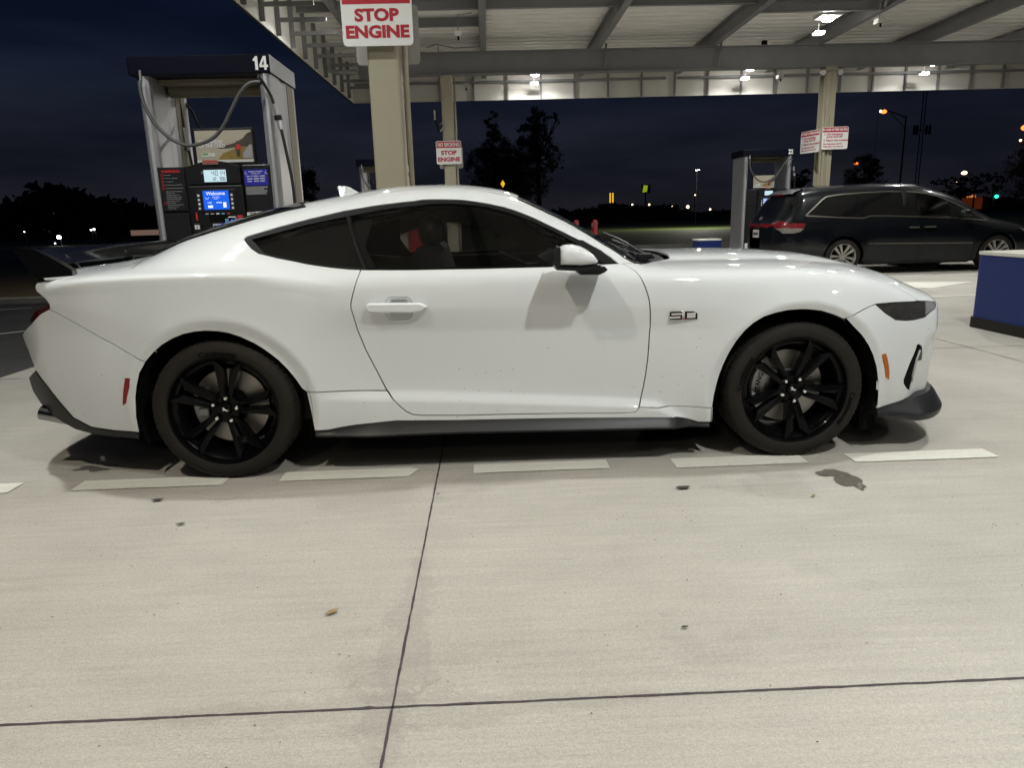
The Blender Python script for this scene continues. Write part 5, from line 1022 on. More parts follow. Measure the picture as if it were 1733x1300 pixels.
    if detail:
        def seg(ch, x0, z0, w, h, t_):
            S_ = {'0': 'abcdef', '1': 'bc', '2': 'abged', '4': 'fgbc', '6': 'afgedc', '7': 'abc', '.': ''}[ch]; out = MB()
            for s_ in S_:
                if s_ == 'a': out.box(x0 + t_, x0 + w - t_, -.0375, -.0365, z0 + h - t_, z0 + h, 'lcd_ink')
                if s_ == 'g': out.box(x0 + t_, x0 + w - t_, -.0375, -.0365, z0 + h/2 - t_/2, z0 + h/2 + t_/2, 'lcd_ink')
                if s_ == 'd': out.box(x0 + t_, x0 + w - t_, -.0375, -.0365, z0, z0 + t_, 'lcd_ink')
                if s_ == 'f': out.box(x0, x0 + t_, -.0375, -.0365, z0 + h/2, z0 + h - t_*.3, 'lcd_ink')
                if s_ == 'b': out.box(x0 + w - t_, x0 + w, -.0375, -.0365, z0 + h/2, z0 + h - t_*.3, 'lcd_ink')
                if s_ == 'e': out.box(x0, x0 + t_, -.0375, -.0365, z0 + t_*.3, z0 + h/2, 'lcd_ink')
                if s_ == 'c': out.box(x0 + w - t_, x0 + w, -.0375, -.0365, z0 + t_*.3, z0 + h/2, 'lcd_ink')
            if ch == '.': out.box(x0 + w*.2, x0 + w*.2 + t_, -.0375, -.0365, z0, z0 + t_, 'lcd_ink')
            return out
        for s_, x0, z0, w, h, st in (('4014', .015, 1.597, .021, .036, .029), ('12.706', .012, 1.556, .016, .028, .0195)):
            for i, ch in enumerate(s_):
                if ch == '1': pass
                seg(ch, x0 + i*st, z0, w, h, .0035).build('digit', 'lcd_ink', d)
        text_on(T, 'lettering', '$', .028, -.065, -.026, 1.62, 'text_grey', .001)
    s = MB(); s.box(-.135, .195, -.036, -.031, 1.305, 1.487, 'pump_dark', bev=.003); bez = s.build('screen_bezel', 'pump_dark', T)
    scm = 'screen_blue' if num != '22' else 'screen_pale'
    MB().box(-.076, .135, -.041, -.0365, 1.322, 1.476, scm).build('screen', scm, bez)
    for i in range(4):
        for xx in (-.114, .161): MB().box(xx - .009, xx + .009, -.042, -.0365, 1.438 - .035*i - .009, 1.438 - .035*i + .010, 'label_white', bev=.002).build('button', 'label_white', bez)
    if detail:
        text_on(bez, 'screen_lettering', 'Welcome', .040, .03, -.041, 1.452, 'screen_white', .0005, .98)
        text_on(bez, 'screen_lettering', 'Insert or Tap', .011, .03, -.041, 1.423, 'screen_white', .0002); text_on(bez, 'screen_lettering', 'to Start', .011, .03, -.041, 1.41, 'screen_white', .0002); text_on(bez, 'screen_lettering', 'CARD', .013, -.025, -.041, 1.378, 'screen_white', .0004); text_on(bez, 'screen_lettering', 'MOBILE', .013, .052, -.041, 1.378, 'screen_white', .0004)
        b = MB(); b.box(-.043, -.003, -.0425, -.0412, 1.336, 1.357, 'screen_white'); b.box(.084, .110, -.0425, -.0412, 1.338, 1.380, 'screen_white'); b.tube([(-.045 + .013*cos(a), -.0415, 1.42 + .011*sin(a)) for a in np.linspace(3.0, 6.6, 9)], .0015, 5, 'screen_white'); b.build('screen_icons', 'screen_white', bez)
        # card area
        b = MB(); b.box(-.20, .255, -.034, -.0305, 1.296, 1.300, 'pump_dark')
        for i, m_ in enumerate(('text_grey', 'text_grey', 'label_white', 'label_cyan', 'label_red')): b.box(-.075 + .045*i, -.050 + .045*i, -.036, -.031, 1.283, 1.294, m_)
        b.build('card_logos', 'label_white', T)
        MB().box(-.155, -.143, -.035, -.031, 1.235, 1.300, 'label_red').build('red_tag', 'label_red', T)
        b = MB(); b.box(-.175, -.115, -.06, -.031, 1.11, 1.215, 'pump_dark', bev=.004); b.box(-.165, -.125, -.065, -.0605, 1.165, 1.20, 'label_white'); b.prism([(-.15, 1.172), (-.139, 1.172), (-.1445, 1.194)], .001, 'y', -.067, 'deep_black'); b.build('card_reader', 'pump_dark', T)
        b = MB(); b.box(-.165, -.045, -.085, -.03, 1.105, 1.125, 'pump_dark', bev=.004); b.build('receipt_slot', 'pump_dark', T)
        b = MB(); b.box(-.02, .07, -.07, -.03, 1.10, 1.215, 'pump_dark', bev=.004)
        kp = b.build('keypad', 'pump_dark', T); b = MB()
        for i in range(4):
            for j in range(4): b.box(-.008 + .0185*i, .006 + .0185*i, -.075, -.0705, 1.193 - .0185*j, 1.204 - .0185*j, 'label_white')
        b.build('keys', 'label_white', kp)
        b = MB(); b.box(.083, .140, -.036, -.031, 1.20, 1.245, 'label_cyan'); b.box(.19, .235, -.036, -.031, 1.235, 1.272, 'label_red'); b.box(.19, .235, -.036, -.031, 1.200, 1.232, 'notice_blue'); b.box(.083, .125, -.036, -.031, 1.248, 1.27, 'deep_black'); b.build('card_stickers', 'label_cyan', T)
        b = MB(); b.box(.120, .186, -.075, -.03, 1.205, 1.262, 'pump_steel', bev=.006); b.box(.128, .178, -.078, -.0755, 1.215, 1.252, 'deep_black'); b.box(.148, .162, -.080, -.0785, 1.228, 1.238, 'screen_blue'); b.build('tap_reader', 'pump_steel', T)
        MB().box(-.045, .10, -.032, -.0302, 1.215, 1.28, 'deep_black').build('recess', 'deep_black', T)
        # notices
        b = MB(); b.box(.268, .463, .001, .0035, 1.512, 1.640, 'notice_blue'); nb = b.build('hours_notice', 'notice_blue', T)
        text_on(nb, 'lettering', 'Assistance Available', .0145, .365, .002, 1.624, 'label_white', .0003); text_on(nb, 'lettering', 'Tap Here Start', .0125, .365, .002, 1.608, 'label_white', .0003)
        for i, s_ in enumerate(('Mon - Fri  6:00AM - 10:00PM', 'Saturday   6:00AM - 8:30PM', 'Sunday     6:00AM - 7:30PM')): text_on(nb, 'lettering', s_, .0135, .365, .002, 1.586 - .020*i, 'label_white', .0006, .95)
        for xx in (.283, .450):
            bb = MB(); bb.tube([(xx + .008*cos(a), -.0005, 1.610 + .008*sin(a)) for a in np.linspace(1.9, 6.4, 10)], .0014, 5, 'label_white'); bb.tube([(xx, -.0005, 1.632), (xx, -.0005, 1.612), (xx + .008, -.0005, 1.610), (xx + .012, -.0005, 1.602)], .0014, 5, 'label_white'); bb.build('access_mark', 'label_white', nb)
        b = MB(); rnd = random.Random(2)
        for i in range(9): b.box(.272, .272 + .185*rnd.uniform(.8, 1), .001, .0035, 1.498 - .0075*i, 1.502 - .0075*i, 'text_grey')
        b.build('small_print', 'text_grey', nb)
        wp = text_on(T, 'warning_lettering', 'WARNING', .030, -.335, .003, 1.640, 'label_red', .0008, 1.05)
        rnd = random.Random(3); z = 1.612; words = ('No smoking', 'Do not use a telephone', 'Turn engine off', 'Do not leave pump unattended', 'Discharge static electricity before', 'fueling by touching metal away', 'from the nozzle', 'Only store gasoline in an', 'approved container, place it', 'on the ground before filling', 'Keep nozzle in contact', 'Do not overfill', 'Never let children pump fuel', 'If a fire starts do not', 'remove nozzle')
        for i, s_ in enumerate(words): text_on(wp, 'lettering', s_, .0115, -.392, .003, z, 'text_grey', .0002, .95, 'LEFT'); z -= .0265 if i < 5 else .0155
        for i, zz in enumerate((1.612, 1.585, 1.558, 1.532, 1.505, 1.385)): MB().lathe([(.0075, .002), (.0075, -.001), (.010, -.001), (.010, .002)], 14, 'label_red', Matrix.Translation((-.410, .0035, zz))).build('warning_mark', 'label_red', wp)
        b = MB(); b.prism([(.27, 1.237), (.352, 1.240), (.368, 1.298), (.268, 1.292)], .01, 'y', -.028, 'label_white'); tn = b.build('grade_label', 'label_white', T)
        text_on(tn, 'lettering', 'TOP', .026, .318, -.028, 1.280, 'deep_black', .001); text_on(tn, 'lettering', 'TIER', .026, .332, -.028, 1.255, 'deep_black', .001); MB().lathe([(.006, 0), (.006, -.002), (.012, -.002), (.012, 0)], 16, 'label_green', Matrix.Translation((.295, -.029, 1.256))).build('mark', 'label_green', tn)
        b = MB(); b.box(.372, .47, -.045, .0, 1.262, 1.298, 'pump_steel', bev=.01); b.build('nozzle_hood', 'pump_steel', T)
    # brand plate
    b = MB(); b.prism(rrect(.128, .036, .006, 3, .015, 1.703), .006, 'y', -.036, 'badge_bronze'); bp_ = b.build('name_plate', 'badge_bronze', T); text_on(bp_, 'lettering', 'COSTCO', .028, .015, -.036, 1.704, 'label_red', .0012, 1.0)
    # poster screen above
    b = MB(); b.box(-.225, .295, .28, .33, 1.70, 2.01, 'pump_black', bev=.006); ps = b.build('poster_frame', 'pump_black', T)
    b = MB(); b.box(-.205, .278, .275, .2795, 1.725, 1.990, 'poster_sky'); po = b.build('poster', 'poster_sky', ps)
    b = MB(); b.prism([(-.03, 1.745), (.278, 1.745), (.278, 1.84), (.19, 1.85), (.10, 1.83), (.02, 1.80)], .001, 'y', .2735, 'poster_field'); b.build('field', 'poster_field', po)
    b = MB(); b.prism([(.278, 1.85), (.278, 1.975), (.24, 1.96), (.20, 1.92), (.13, 1.885), (.03, 1.86), (-.02, 1.84), (.06, 1.84), (.16, 1.855)], .001, 'y', .2725, 'poster_hill'); b.build('hills', 'poster_hill', po)
    b = MB(); b.prism([(.14, 1.775), (.165, 1.775), (.172, 1.84), (.165, 1.88), (.15, 1.905), (.135, 1.88), (.128, 1.84)], .001, 'y', .2715, 'poster_hill'); b.prism([(.135, 1.83), (.178, 1.83), (.178, 1.872), (.14, 1.872)], .001, 'y', .2705, 'label_red'); b.build('hiker', 'label_red', po)
    b = MB(); b.prism([(.19, 1.76), (.275, 1.755), (.275, 1.87), (.25, 1.865), (.225, 1.83), (.195, 1.80)], .001, 'y', .2715, 'text_grey'); b.build('parked_car_print', 'text_grey', po)
    b = MB(); b.box(-.205, .278, .273, .2745, 1.725, 1.747, 'poster_white'); b.box(-.16, -.05, .2725, .2745, 1.775, 1.805, 'poster_white'); b.box(-.155, -.11, .271, .2724, 1.79, 1.803, 'label_green'); b.build('caption_bar', 'poster_white', po)
    if detail:
        for s_, z in (('STAY AHEAD', 1.895), ('OF THE COLD', 1.862)): text_on(po, 'lettering', s_, .040, -.175, .272, z, 'label_white', .0012, .86, 'LEFT')
    # hoses
    hp = [(-.443, -.06, 2.40), (-.443, -.09, 2.343), (-.444, -.1, 2.233), (-.411, -.1, 2.096), (-.338, -.1, 1.97), (-.245, -.1, 1.88), (-.132, -.1, 1.835), (-.026, -.1, 1.843), (.084, -.1, 1.885), (.174, -.1, 1.971), (.254, -.1, 2.094), (.333, -.1, 2.216), (.419, -.1, 2.294), (.512, -.1, 2.305)]
    def smooth(p, n=5):
        p = [Vector(a) for a in p]; out = []
        for i in range(len(p)-1):
            a, b_, c, d_ = p[max(i-1, 0)], p[i], p[i+1], p[min(i+2, len(p)-1)]
            for k in range(n): t_ = k/n; out.append(.5*((2*b_) + (c - a)*t_ + (2*a - 5*b_ + 4*c - d_)*t_*t_ + (3*b_ - a - 3*c + d_)*t_**3))
        return out + [p[-1]]
    hose = MB().tube(smooth(hp), .0145, 10, 'hose_grey').build('hose', 'hose_grey', T)
    MB().cyl(.018, (-.443, -.075, 2.41), (-.443, -.09, 2.33), 12, 'chrome').build('coupling', 'chrome', hose)
    MB().ball((.50, -.09, 2.32), .03, 'pump_black', 10, sc=(.8, .8, 1.5)).build('hose_clamp', 'pump_black', hose)
    h2 = smooth([(.50, -.09, 2.35), (.535, -.06, 2.28), (.565, -.02, 2.20), (.58, -.01, 2.12), (.60, 0, 2.02), (.615, 0, 1.94), (.635, .02, 1.75), (.655, .03, 1.55), (.66, .03, 1.35), (.655, .0, 1.1), (.60, -.03, .9), (.5, -.05, .95)])
    h2o = MB().tube(h2, .013, 10, 'hose_black').build('hose', 'hose_black', T)
    b = MB(); b.cyl(.021, (.578, -.01, 2.15), (.595, 0, 2.05), 12, 'pump_steel'); b.cyl(.021, (.600, 0, 2.02), (.612, 0, 1.95), 12, 'pump_steel'); b.build('breakaway', 'pump_steel', h2o); MB().cyl(.032, (.594, 0, 2.06), (.600, 0, 2.025), 12, 'pump_black').build('coupling_band', 'pump_black', h2o)
    b = MB(); b.tube(smooth([(-.46, .72, 2.33), (-.39, .77, 2.22), (-.32, .77, 2.06), (-.10, .80, 1.80)]), .012, 8, 'hose_black'); b.build('far_hose', 'hose_black', T); b = MB(); b.tube(smooth([(.33, .78, 1.72), (.42, .80, 1.80), (.47, .8, 1.86)]), .012, 8, 'hose_black'); b.build('far_hose', 'hose_black', T)
    b = MB(); b.cyl(.02, (-.42, .60, 2.06), (-.40, .60, 1.86), 10, 'pump_steel'); b.tube(smooth([(-.43, .6, 2.35), (-.415, .6, 2.1), (-.39, .6, 1.80), (-.37, .6, 1.6)]), .012, 8, 'hose_black'); b.build('inner_hose', 'hose_black', T)
    return T
pump('14', -1.023, 3.0, 'fuel pump numbered 14 at the left with a lit blue welcome screen')
pump('20', -.98, 13.0, 'distant fuel pump mostly hidden behind the near wide column', False)
pump('22', 7.535, 13.0, 'distant fuel pump numbered 22 behind the tail of the minivan', False)
# ---------------------------------------------------------------- black minivan
mat('van_black', (.003, .004, .006), rough=.3, spec=.1, coat=.6, var=(3, .05)); mat('van_glass', (.004, .004, .0045), rough=.3, spec=.05, coat=.7); mat('van_chrome', (.24, .23, .20), rough=.3, metal=1); mat('alloy', (.55, .53, .50), rough=.3, metal=.8)
mat('tail_red', (.16, .004, .008), rough=.4, spec=.2, coat=.2, var=(30, .6)); mat('clear_lens', (.15, .14, .12), rough=.4, coat=.3, var=(40, .7)); glass_mat('glass_clear', (.82, .86, .84), .8); mat('plate_white', (.5, .5, .5), rough=.4); mat('skin', (.38, .26, .17), rough=.5); mat('shirt_olive', (.20, .19, .09), rough=.8); mat('hair_dark', (.02, .015, .01), rough=.6); mat('seat_grey', (.10, .10, .10), rough=.8); mat('dash_pale', (.25, .27, .27), rough=.5)
VAN_ROWS = [
 (6.50, [(.80,.32),(.78,.42),(.76,.55),(.76,.70),(.80,.80),(.84,.86),(.87,.89),(.90,.90),(.93,.91),(.96,.91),(1.0,.91)]),
 (6.60, [(.42,.25),(.36,.38),(.34,.55),(.34,.75),(.37,.87),(.42,.93),(.48,.96),(.56,.97),(.7,.975),(.85,.98),(1.0,.98)]),
 (6.74, [(.20,.2),(.13,.36),(.11,.55),(.11,.75),(.14,.92),(.20,1.03),(.28,1.09),(.38,1.12),(.55,1.14),(.78,1.15),(1.0,1.155)]),
 (6.92, [(.10,.18),(.05,.36),(.035,.55),(.03,.75),(.06,.93),(.10,1.08),(.17,1.22),(.25,1.33),(.37,1.395),(.65,1.42),(1.0,1.43)]),
 (7.08, [(.07,.18),(.02,.35),(.01,.55),(0,.75),(.03,.93),(.07,1.07),(.14,1.26),(.21,1.43),(.31,1.53),(.6,1.57),(1.0,1.58)]),
 (7.50, [(.06,.18),(.02,.35),(.0,.55),(-.01,.75),(.02,.93),(.06,1.06),(.13,1.26),(.21,1.46),(.31,1.575),(.6,1.625),(1.0,1.64)]),
 (8.50, [(.06,.18),(.02,.35),(.0,.55),(-.01,.75),(.02,.93),(.06,1.05),(.13,1.26),(.21,1.47),(.31,1.595),(.6,1.65),(1.0,1.665)]),
 (9.30, [(.06,.18),(.02,.35),(.0,.55),(-.01,.75),(.02,.92),(.06,1.04),(.13,1.24),(.21,1.43),(.32,1.56),(.6,1.625),(1.0,1.645)]),
 (9.70, [(.06,.18),(.02,.35),(.0,.55),(-.01,.75),(.02,.91),(.06,1.01),(.13,1.17),(.21,1.335),(.31,1.46),(.6,1.53),(1.0,1.55)]),
 (10.1, [(.06,.18),(.02,.35),(.0,.54),(-.01,.73),(.02,.89),(.07,.98),(.13,1.09),(.21,1.20),(.30,1.305),(.6,1.38),(1.0,1.41)]),
 (10.5, [(.06,.18),(.01,.35),(-.01,.53),(-.01,.71),(.02,.85),(.08,.91),(.14,.95),(.20,.99),(.28,1.06),(.6,1.16),(1.0,1.20)]),
 (10.8, [(.06,.18),(.01,.35),(-.01,.52),(-.01,.70),(.03,.81),(.10,.87),(.18,.905),(.28,.93),(.42,.955),(.65,1.0),(1.0,1.03)]),
 (11.2, [(.10,.18),(.05,.34),(.03,.50),(.04,.64),(.08,.74),(.15,.80),(.24,.835),(.36,.86),(.50,.88),(.72,.90),(1.0,.91)]),
 (11.5, [(.26,.2),(.22,.34),(.20,.47),(.22,.58),(.27,.66),(.33,.70),(.41,.725),(.5,.74),(.62,.75),(.8,.76),(1.0,.765)]),
 (11.62, [(.6,.22),(.57,.34),(.56,.46),(.57,.54),(.6,.6),(.64,.63),(.69,.645),(.75,.65),(.82,.655),(.9,.655),(1.0,.655)]),
]
def van_disp(x, y, z):
    d = np.zeros_like(y)
    for cx in (7.80, 10.68):
        r = np.hypot(x - cx, z - .33); d -= .018*np.exp(-(np.clip(r - .40, 0, None)/.07)**1.3)*(z < .85)
    d += .05*np.clip(.56 - z, 0, .35)*sst(.0, .1, z)
    return d
VS2 = Skin(VAN_ROWS, 1.0, van_disp)
def build_van():
    T = thing('minivan', 'glossy black minivan with chrome window trim standing in the far lane', 'van', (0, 9.8, 0))
    S = VS2; Q = lambda pts: xz2xt(S, pts); VV = 9.995
    def arch(cx, r_): return [(cx + r_*cos(RAD(a)), .335 + r_*sin(RAD(a))) for a in range(195, -16, -7)]
    def full(name, poly, m, off=0., depth=.0, gap=0.):
        a, b = panel(name, S, poly, m, T, gap=gap, depth=depth, off=off, h=.04); bm = bmesh.new(); bm.from_mesh(a.data); bm.from_mesh(b.data)
        for v in bm.verts:
            if abs(v.co.y - 1.0) < .025: v.co.y = 1.0
        bmesh.ops.remove_doubles(bm, verts=[v for v in bm.verts if abs(v.co.y - 1.0) < 1e-4], dist=.006); bm.to_mesh(a.data); bm.free(); bpy.data.objects.remove(b); return a
    fw = [(9.175, 1.452), (9.40, 1.424), (9.607, 1.362), (9.78, 1.285), (9.80, .995), (9.20, 1.022)]
    side = Q([(6.505, .45)] + [(7.3, .19)] + arch(7.80, .375) + [(8.25, .175), (10.2, .16)] + arch(10.68, .375) + [(11.2, .19), (11.615, .3)]) + [(11.615, VV), (6.505, VV)]
    full('body', side, 'van_black')
    # cut the front side window: the near skin is rebuilt with a hole by deleting faces
    body = [c for c in T.children if c.name.startswith('body')][0]; bm = bmesh.new(); bm.from_mesh(body.data)
    kill = []
    for f_ in bm.faces:
        c = f_.calc_center_median()
        if (c.y < .5 or c.y > 1.5) and poly_in(np.array([c.x]), np.array([c.z]), fw)[0]: kill.append(f_)
    bmesh.ops.delete(bm, geom=kill, context='FACES'); bm.to_mesh(body.data); bm.free()
    o = .004
    w1 = [(7.12, 1.105), (7.28, 1.25), (7.49, 1.415), (7.79, 1.452), (8.03, 1.467), (8.10, 1.045), (7.6, 1.07)]
    w2 = [(8.085, 1.462), (8.2, 1.468), (8.6, 1.478), (8.98, 1.468), (9.11, 1.456), (9.16, 1.03), (8.6, 1.058), (8.27, 1.065), (8.14, 1.035)]
    w4 = [(9.86, 1.24), (10.2, 1.075), (10.46, .935), (10.2, .955), (9.88, .985)]
    panel('side_window', S, Q(w1), 'van_glass', T, off=o, depth=0, gap=.006, h=.04); panel('side_window', S, Q(w2), 'van_glass', T, off=o, depth=0, gap=.006, h=.04); panel('side_window', S, Q(w4), 'van_glass', T, off=o, depth=0, gap=.004, h=.04)
    panel('side_window', S, Q(fw + []), 'glass_clear', T, off=o, depth=0, gap=-.012, h=.04)
    def rib(pts, w, m, off=.008, name='window_trim'):
        P_ = []; 
        for i in range(len(pts)-1):
            n = max(2, int(math.hypot(pts[i+1][0]-pts[i][0], pts[i+1][1]-pts[i][1])/.05))
            P_ += [(pts[i][0] + (pts[i+1][0]-pts[i][0])*k/n, pts[i][1] + (pts[i+1][1]-pts[i][1])*k/n) for k in range(n)]
        P_.append(pts[-1]); return ribbon(name, S, Q(P_), w, m, T, off)
    rib([(7.08, 1.095), (7.27, 1.255), (7.40, 1.365), (7.49, 1.420), (7.60, 1.437), (7.79, 1.458), (8.18, 1.475), (8.6, 1.486), (9.05, 1.472), (9.25, 1.452), (9.42, 1.430), (9.607, 1.372), (9.919, 1.237), (10.235, 1.075), (10.49, .930), (10.45, .922), (10.2, .945), (9.95, .972), (9.23, 1.018), (8.6, 1.050), (8.28, 1.058), (8.19, 1.035), (8.12, 1.022), (7.7, 1.045), (7.09, 1.093)], .024, 'van_chrome')
    for l in ([(8.045, 1.47), (8.11, 1.03), (8.13, .9), (8.20, .2)], [(9.14, 1.46), (9.18, 1.02), (9.23, .17)], [(10.25, .93), (10.235, .6), (10.22, .2)]): rib(l, .008, 'deep_black', .003, 'door_gap')
    rib([(7.05, .955), (7.6, .945), (8.13, .91)], .02, 'deep_black', .003, 'slide_rail'); rib([(8.25, .565), (10.2, .525)], .014, 'van_chrome', .004, 'door_crease')
    for xa, xb in ((8.97, 9.15), (9.25, 9.46)): 
        MB().box(xa, xb, -.05, -.015, .825, .853, 'van_chrome', bev=.01).build('door_handle', 'van_chrome', T)
    # lamps
    panel('tail_lamp', S, Q([(6.60, .955), (6.80, .958), (7.075, .955), (7.03, .87), (6.80, .868), (6.62, .87)]), 'tail_red', T, off=.006, depth=.01, gap=0); panel('reverse_lamp', S, Q([(6.63, .866), (7.03, .866), (6.98, .81), (6.86, .782), (6.70, .785)]), 'clear_lens', T, off=.006, depth=.01, gap=0)
    panel('head_lamp', S, Q([(11.12, .775), (11.3, .715), (11.5, .65), (11.5, .60), (11.33, .63), (11.2, .70)]), 'clear_lens', T, off=.006, depth=.01, gap=0)
    # hatch: window, red bar, plate, high brake lamp
    def band(name, x0, x1, y0, y1, z0, z1, m):   # slab on the rear face following its bow
        n = 14; rows = []
        for j in range(n + 1):
            y = y0 + (y1 - y0)*j/n; bow = 6.60 + .30*abs((y - 1.0)/.9)**3.2
            rows.append((bow, y))
        vs = []; 
        for bx, y in rows: vs += [(bx + x0, y, z0), (bx + x1, y, z1), (bx + x1 + .02, y, z1), (bx + x0 + .02, y, z0)]
        fs = [[4*i + k, 4*i + (k+1) % 4, 4*i + 4 + (k+1) % 4, 4*i + 4 + k] for i in range(n) for k in range(4)]; MB().add(vs, fs, m, True).build(name, m, T, sharp=40)
    full('rear_window', [(6.70, 6.7), (6.80, 6.45), (6.98, 6.6), (6.99, 8), (7.0, VV), (6.69, VV), (6.68, 8)], 'van_glass', off=.005)
    band('lamp_bar', -.075, -.07, .34, 1.66, .88, .955, 'tail_red'); band('bumper_step', -.10, -.05, .2, 1.8, .36, .50, 'van_black')
    b = MB(); b.box(6.515, 6.525, .85, 1.15, .70, .85, 'plate_white'); pl = b.build('number_plate', 'plate_white', T)
    b = MB()
    for k_ in range(6): b.box(6.511, 6.514, .88 + .042*k_, .905 + .042*k_, .745, .80, 'deep_black')
    b.build('lettering', 'deep_black', pl)
    b = MB(); b.prism([(7.12, 1.585), (6.93, 1.50), (6.93, 1.485), (7.14, 1.55)], 1.2, 'y', .40, 'van_black'); b.box(6.915, 6.93, .8, 1.2, 1.475, 1.505, 'tail_red'); b.build('roof_spoiler', 'van_black', T)
    b = MB(); b.prism([(7.42, 1.63), (7.48, 1.695), (7.58, 1.66), (7.62, 1.63)], .04, 'y', .98, 'chrome'); b.build('aerial', 'chrome', T)
    M = Matrix.Translation((6.585, .78, 1.04)); b = MB(); b.tube([(6.60, 1.05, 1.03), (6.62, 1.04, 1.09)], .008, 6, 'chrome'); b.tube([(6.60, .97, 1.03), (6.62, .96, 1.09)], .008, 6, 'chrome'); b.tube([(6.61, 1.05, 1.06), (6.61, .96, 1.06)], .006, 6, 'chrome'); b.build('emblem', 'chrome', T)
    # mirror
    b = MB(); b.ball((9.95, -.10, 1.06), 1, 'van_black', 16, sc=(.11, .08, .075)); b.box(9.92, 10.0, -.06, .06, 1.0, 1.04, 'van_black'); b.build('wing_mirror', 'van_black', T)
    # wheels
    for cx in (7.80, 10.68):
        for near in (1, 0):
            w = bpy.data.objects.new('wheel', None); COL.objects.link(w); w.parent = T; w.location = (cx, .02 if near else 1.98, .335)
            if not near: w.rotation_euler = (0, 0, pi)
            MB().lathe([(.23, .01), (.245, -.01), (.29, -.012), (.318, 0), (.332, .03), (.335, .08), (.335, .17), (.325, .21), (.25, .22)], 48, 'rubber').build('tyre', 'rubber', w)
            b = MB(); b.lathe([(.235, .0), (.240, -.006), (.232, -.006), (.222, .01), (.215, .05), (.21, .15)], 48, 'alloy'); b.lathe([(.0, .012), (.045, .014), (.055, .03), (0, .04)], 24, 'alloy')
            b.lathe([(.0, .07), (.215, .07)], 32, 'deep_black')
            for k_ in range(5):
                M = Matrix.Rotation(RAD(90 + 72*k_ + 8), 4, 'Y')
                for s_ in (-1, 1):
                    vs = [(.03, .014, s_*.006), (.04, .014, s_*.03), (.222, .006, s_*.082), (.226, .006, s_*.030), (.03, .045, s_*.006), (.04, .045, s_*.03), (.222, .04, s_*.082), (.226, .04, s_*.030)]
                    b.add(vs, [(0, 1, 2, 3), (4, 7, 6, 5), (0, 4, 5, 1), (1, 5, 6, 2), (2, 6, 7, 3), (3, 7, 4, 0)], 'alloy', False, M)
            b.build('rim', 'alloy', w, sharp=25)
        for sgn in (0, 1):
            y0_, y1_ = (.04, .5) if not sgn else (1.96, 1.5); MB().lathe([(.385, y0_), (.37, y1_), (.001, y1_)], 28, 'deep_black', Matrix.Translation((cx, 0, .33)), a0=RAD(-22), a1=RAD(202)).build('wheel_well', 'deep_black', T)
    b = MB(); b.box(6.7, 7.35, .25, 1.75, .20, .3, 'deep_black'); b.box(8.25, 10.2, .1, 1.9, .17, .24, 'deep_black'); b.box(9.2, 9.7, .2, 1.0, .09, .17, 'deep_black'); b.box(6.9, 11.3, .5, 1.5, .25, .3, 'deep_black'); b.build('underbody', 'deep_black', T)
    # cabin seen through the front side window
    b = MB(); b.box(8.95, 9.12, .3, .85, .5, 1.25, 'seat_grey', bev=.05); b.box(8.98, 9.1, .45, .7, 1.22, 1.42, 'seat_grey', bev=.04); b.box(8.95, 9.12, 1.15, 1.7, .5, 1.25, 'seat_grey', bev=.05); b.box(8.98, 9.1, 1.3, 1.55, 1.22, 1.42, 'seat_grey', bev=.04); b.build('front_seats', 'seat_grey', T)
    b = MB(); b.prism([(9.9, .6), (9.82, .98), (9.98, 1.04), (10.35, .98), (10.4, .6)], 1.7, 'y', .15, 'dash_pale'); b.build('dashboard', 'dash_pale', T)
    b = MB(); b.lathe([(.17, -.012), (.185, 0), (.17, .012)], 24, 'seat_black', Matrix.Translation((9.72, 1.43, 1.0)) @ Matrix.Rotation(RAD(-65), 4, 'Y'), axis='x', close=True); b.build('steering_wheel', 'seat_black', T)
    b = MB(); b.box(7.0, 10.3, .1, 1.9, .35, .42, 'seat_black'); b.box(8.9, 8.94, .12, 1.88, .4, 1.5, 'seat_black'); b.build('cabin_floor', 'seat_black', T)
    return T
VAN = build_van()
def skinned(name, chains, m, sub=2, parent=None):
    """chains: list of joint lists [(x,y,z,r)], the first chain is the trunk; others start at an existing joint"""
    V = []; E = []; Rr = []; idx = {}
    for ch in chains:
        prev = None
        for p in ch:
            k = tuple(round(c, 4) for c in p[:3])
            if k not in idx: idx[k] = len(V); V.append(p[:3]); Rr.append(p[3])
            if prev is not None and prev != idx[k]: E.append((prev, idx[k]))
            prev = idx[k]
    me = bpy.data.meshes.new(name); me.from_pydata(V, E, []); o = bpy.data.objects.new(name, me); COL.objects.link(o)
    md = o.modifiers.new('s', 'SKIN'); ly = me.skin_vertices[0] if me.skin_vertices else None
    if ly is None:
        bm = bmesh.new(); bm.from_mesh(me); bm.verts.layers.skin.new(); bm.to_mesh(me); bm.free(); ly = me.skin_vertices[0]
    for i, r_ in enumerate(Rr): ly.data[i].radius = (r_, r_); ly.data[i].use_root = (i == 0)
    sb = o.modifiers.new('u', 'SUBSURF'); sb.levels = sb.render_levels = sub
    dg = bpy.context.evaluated_depsgraph_get(); dg.update(); me2 = bpy.data.meshes.new_from_object(o.evaluated_get(dg)); bpy.data.objects.remove(o)
    for p in me2.polygons: p.use_smooth = True
    me2.materials.clear(); me2.materials.append(MAT[m]); o = bpy.data.objects.new(name, me2); COL.objects.link(o)
    if parent: o.parent = parent
    return o
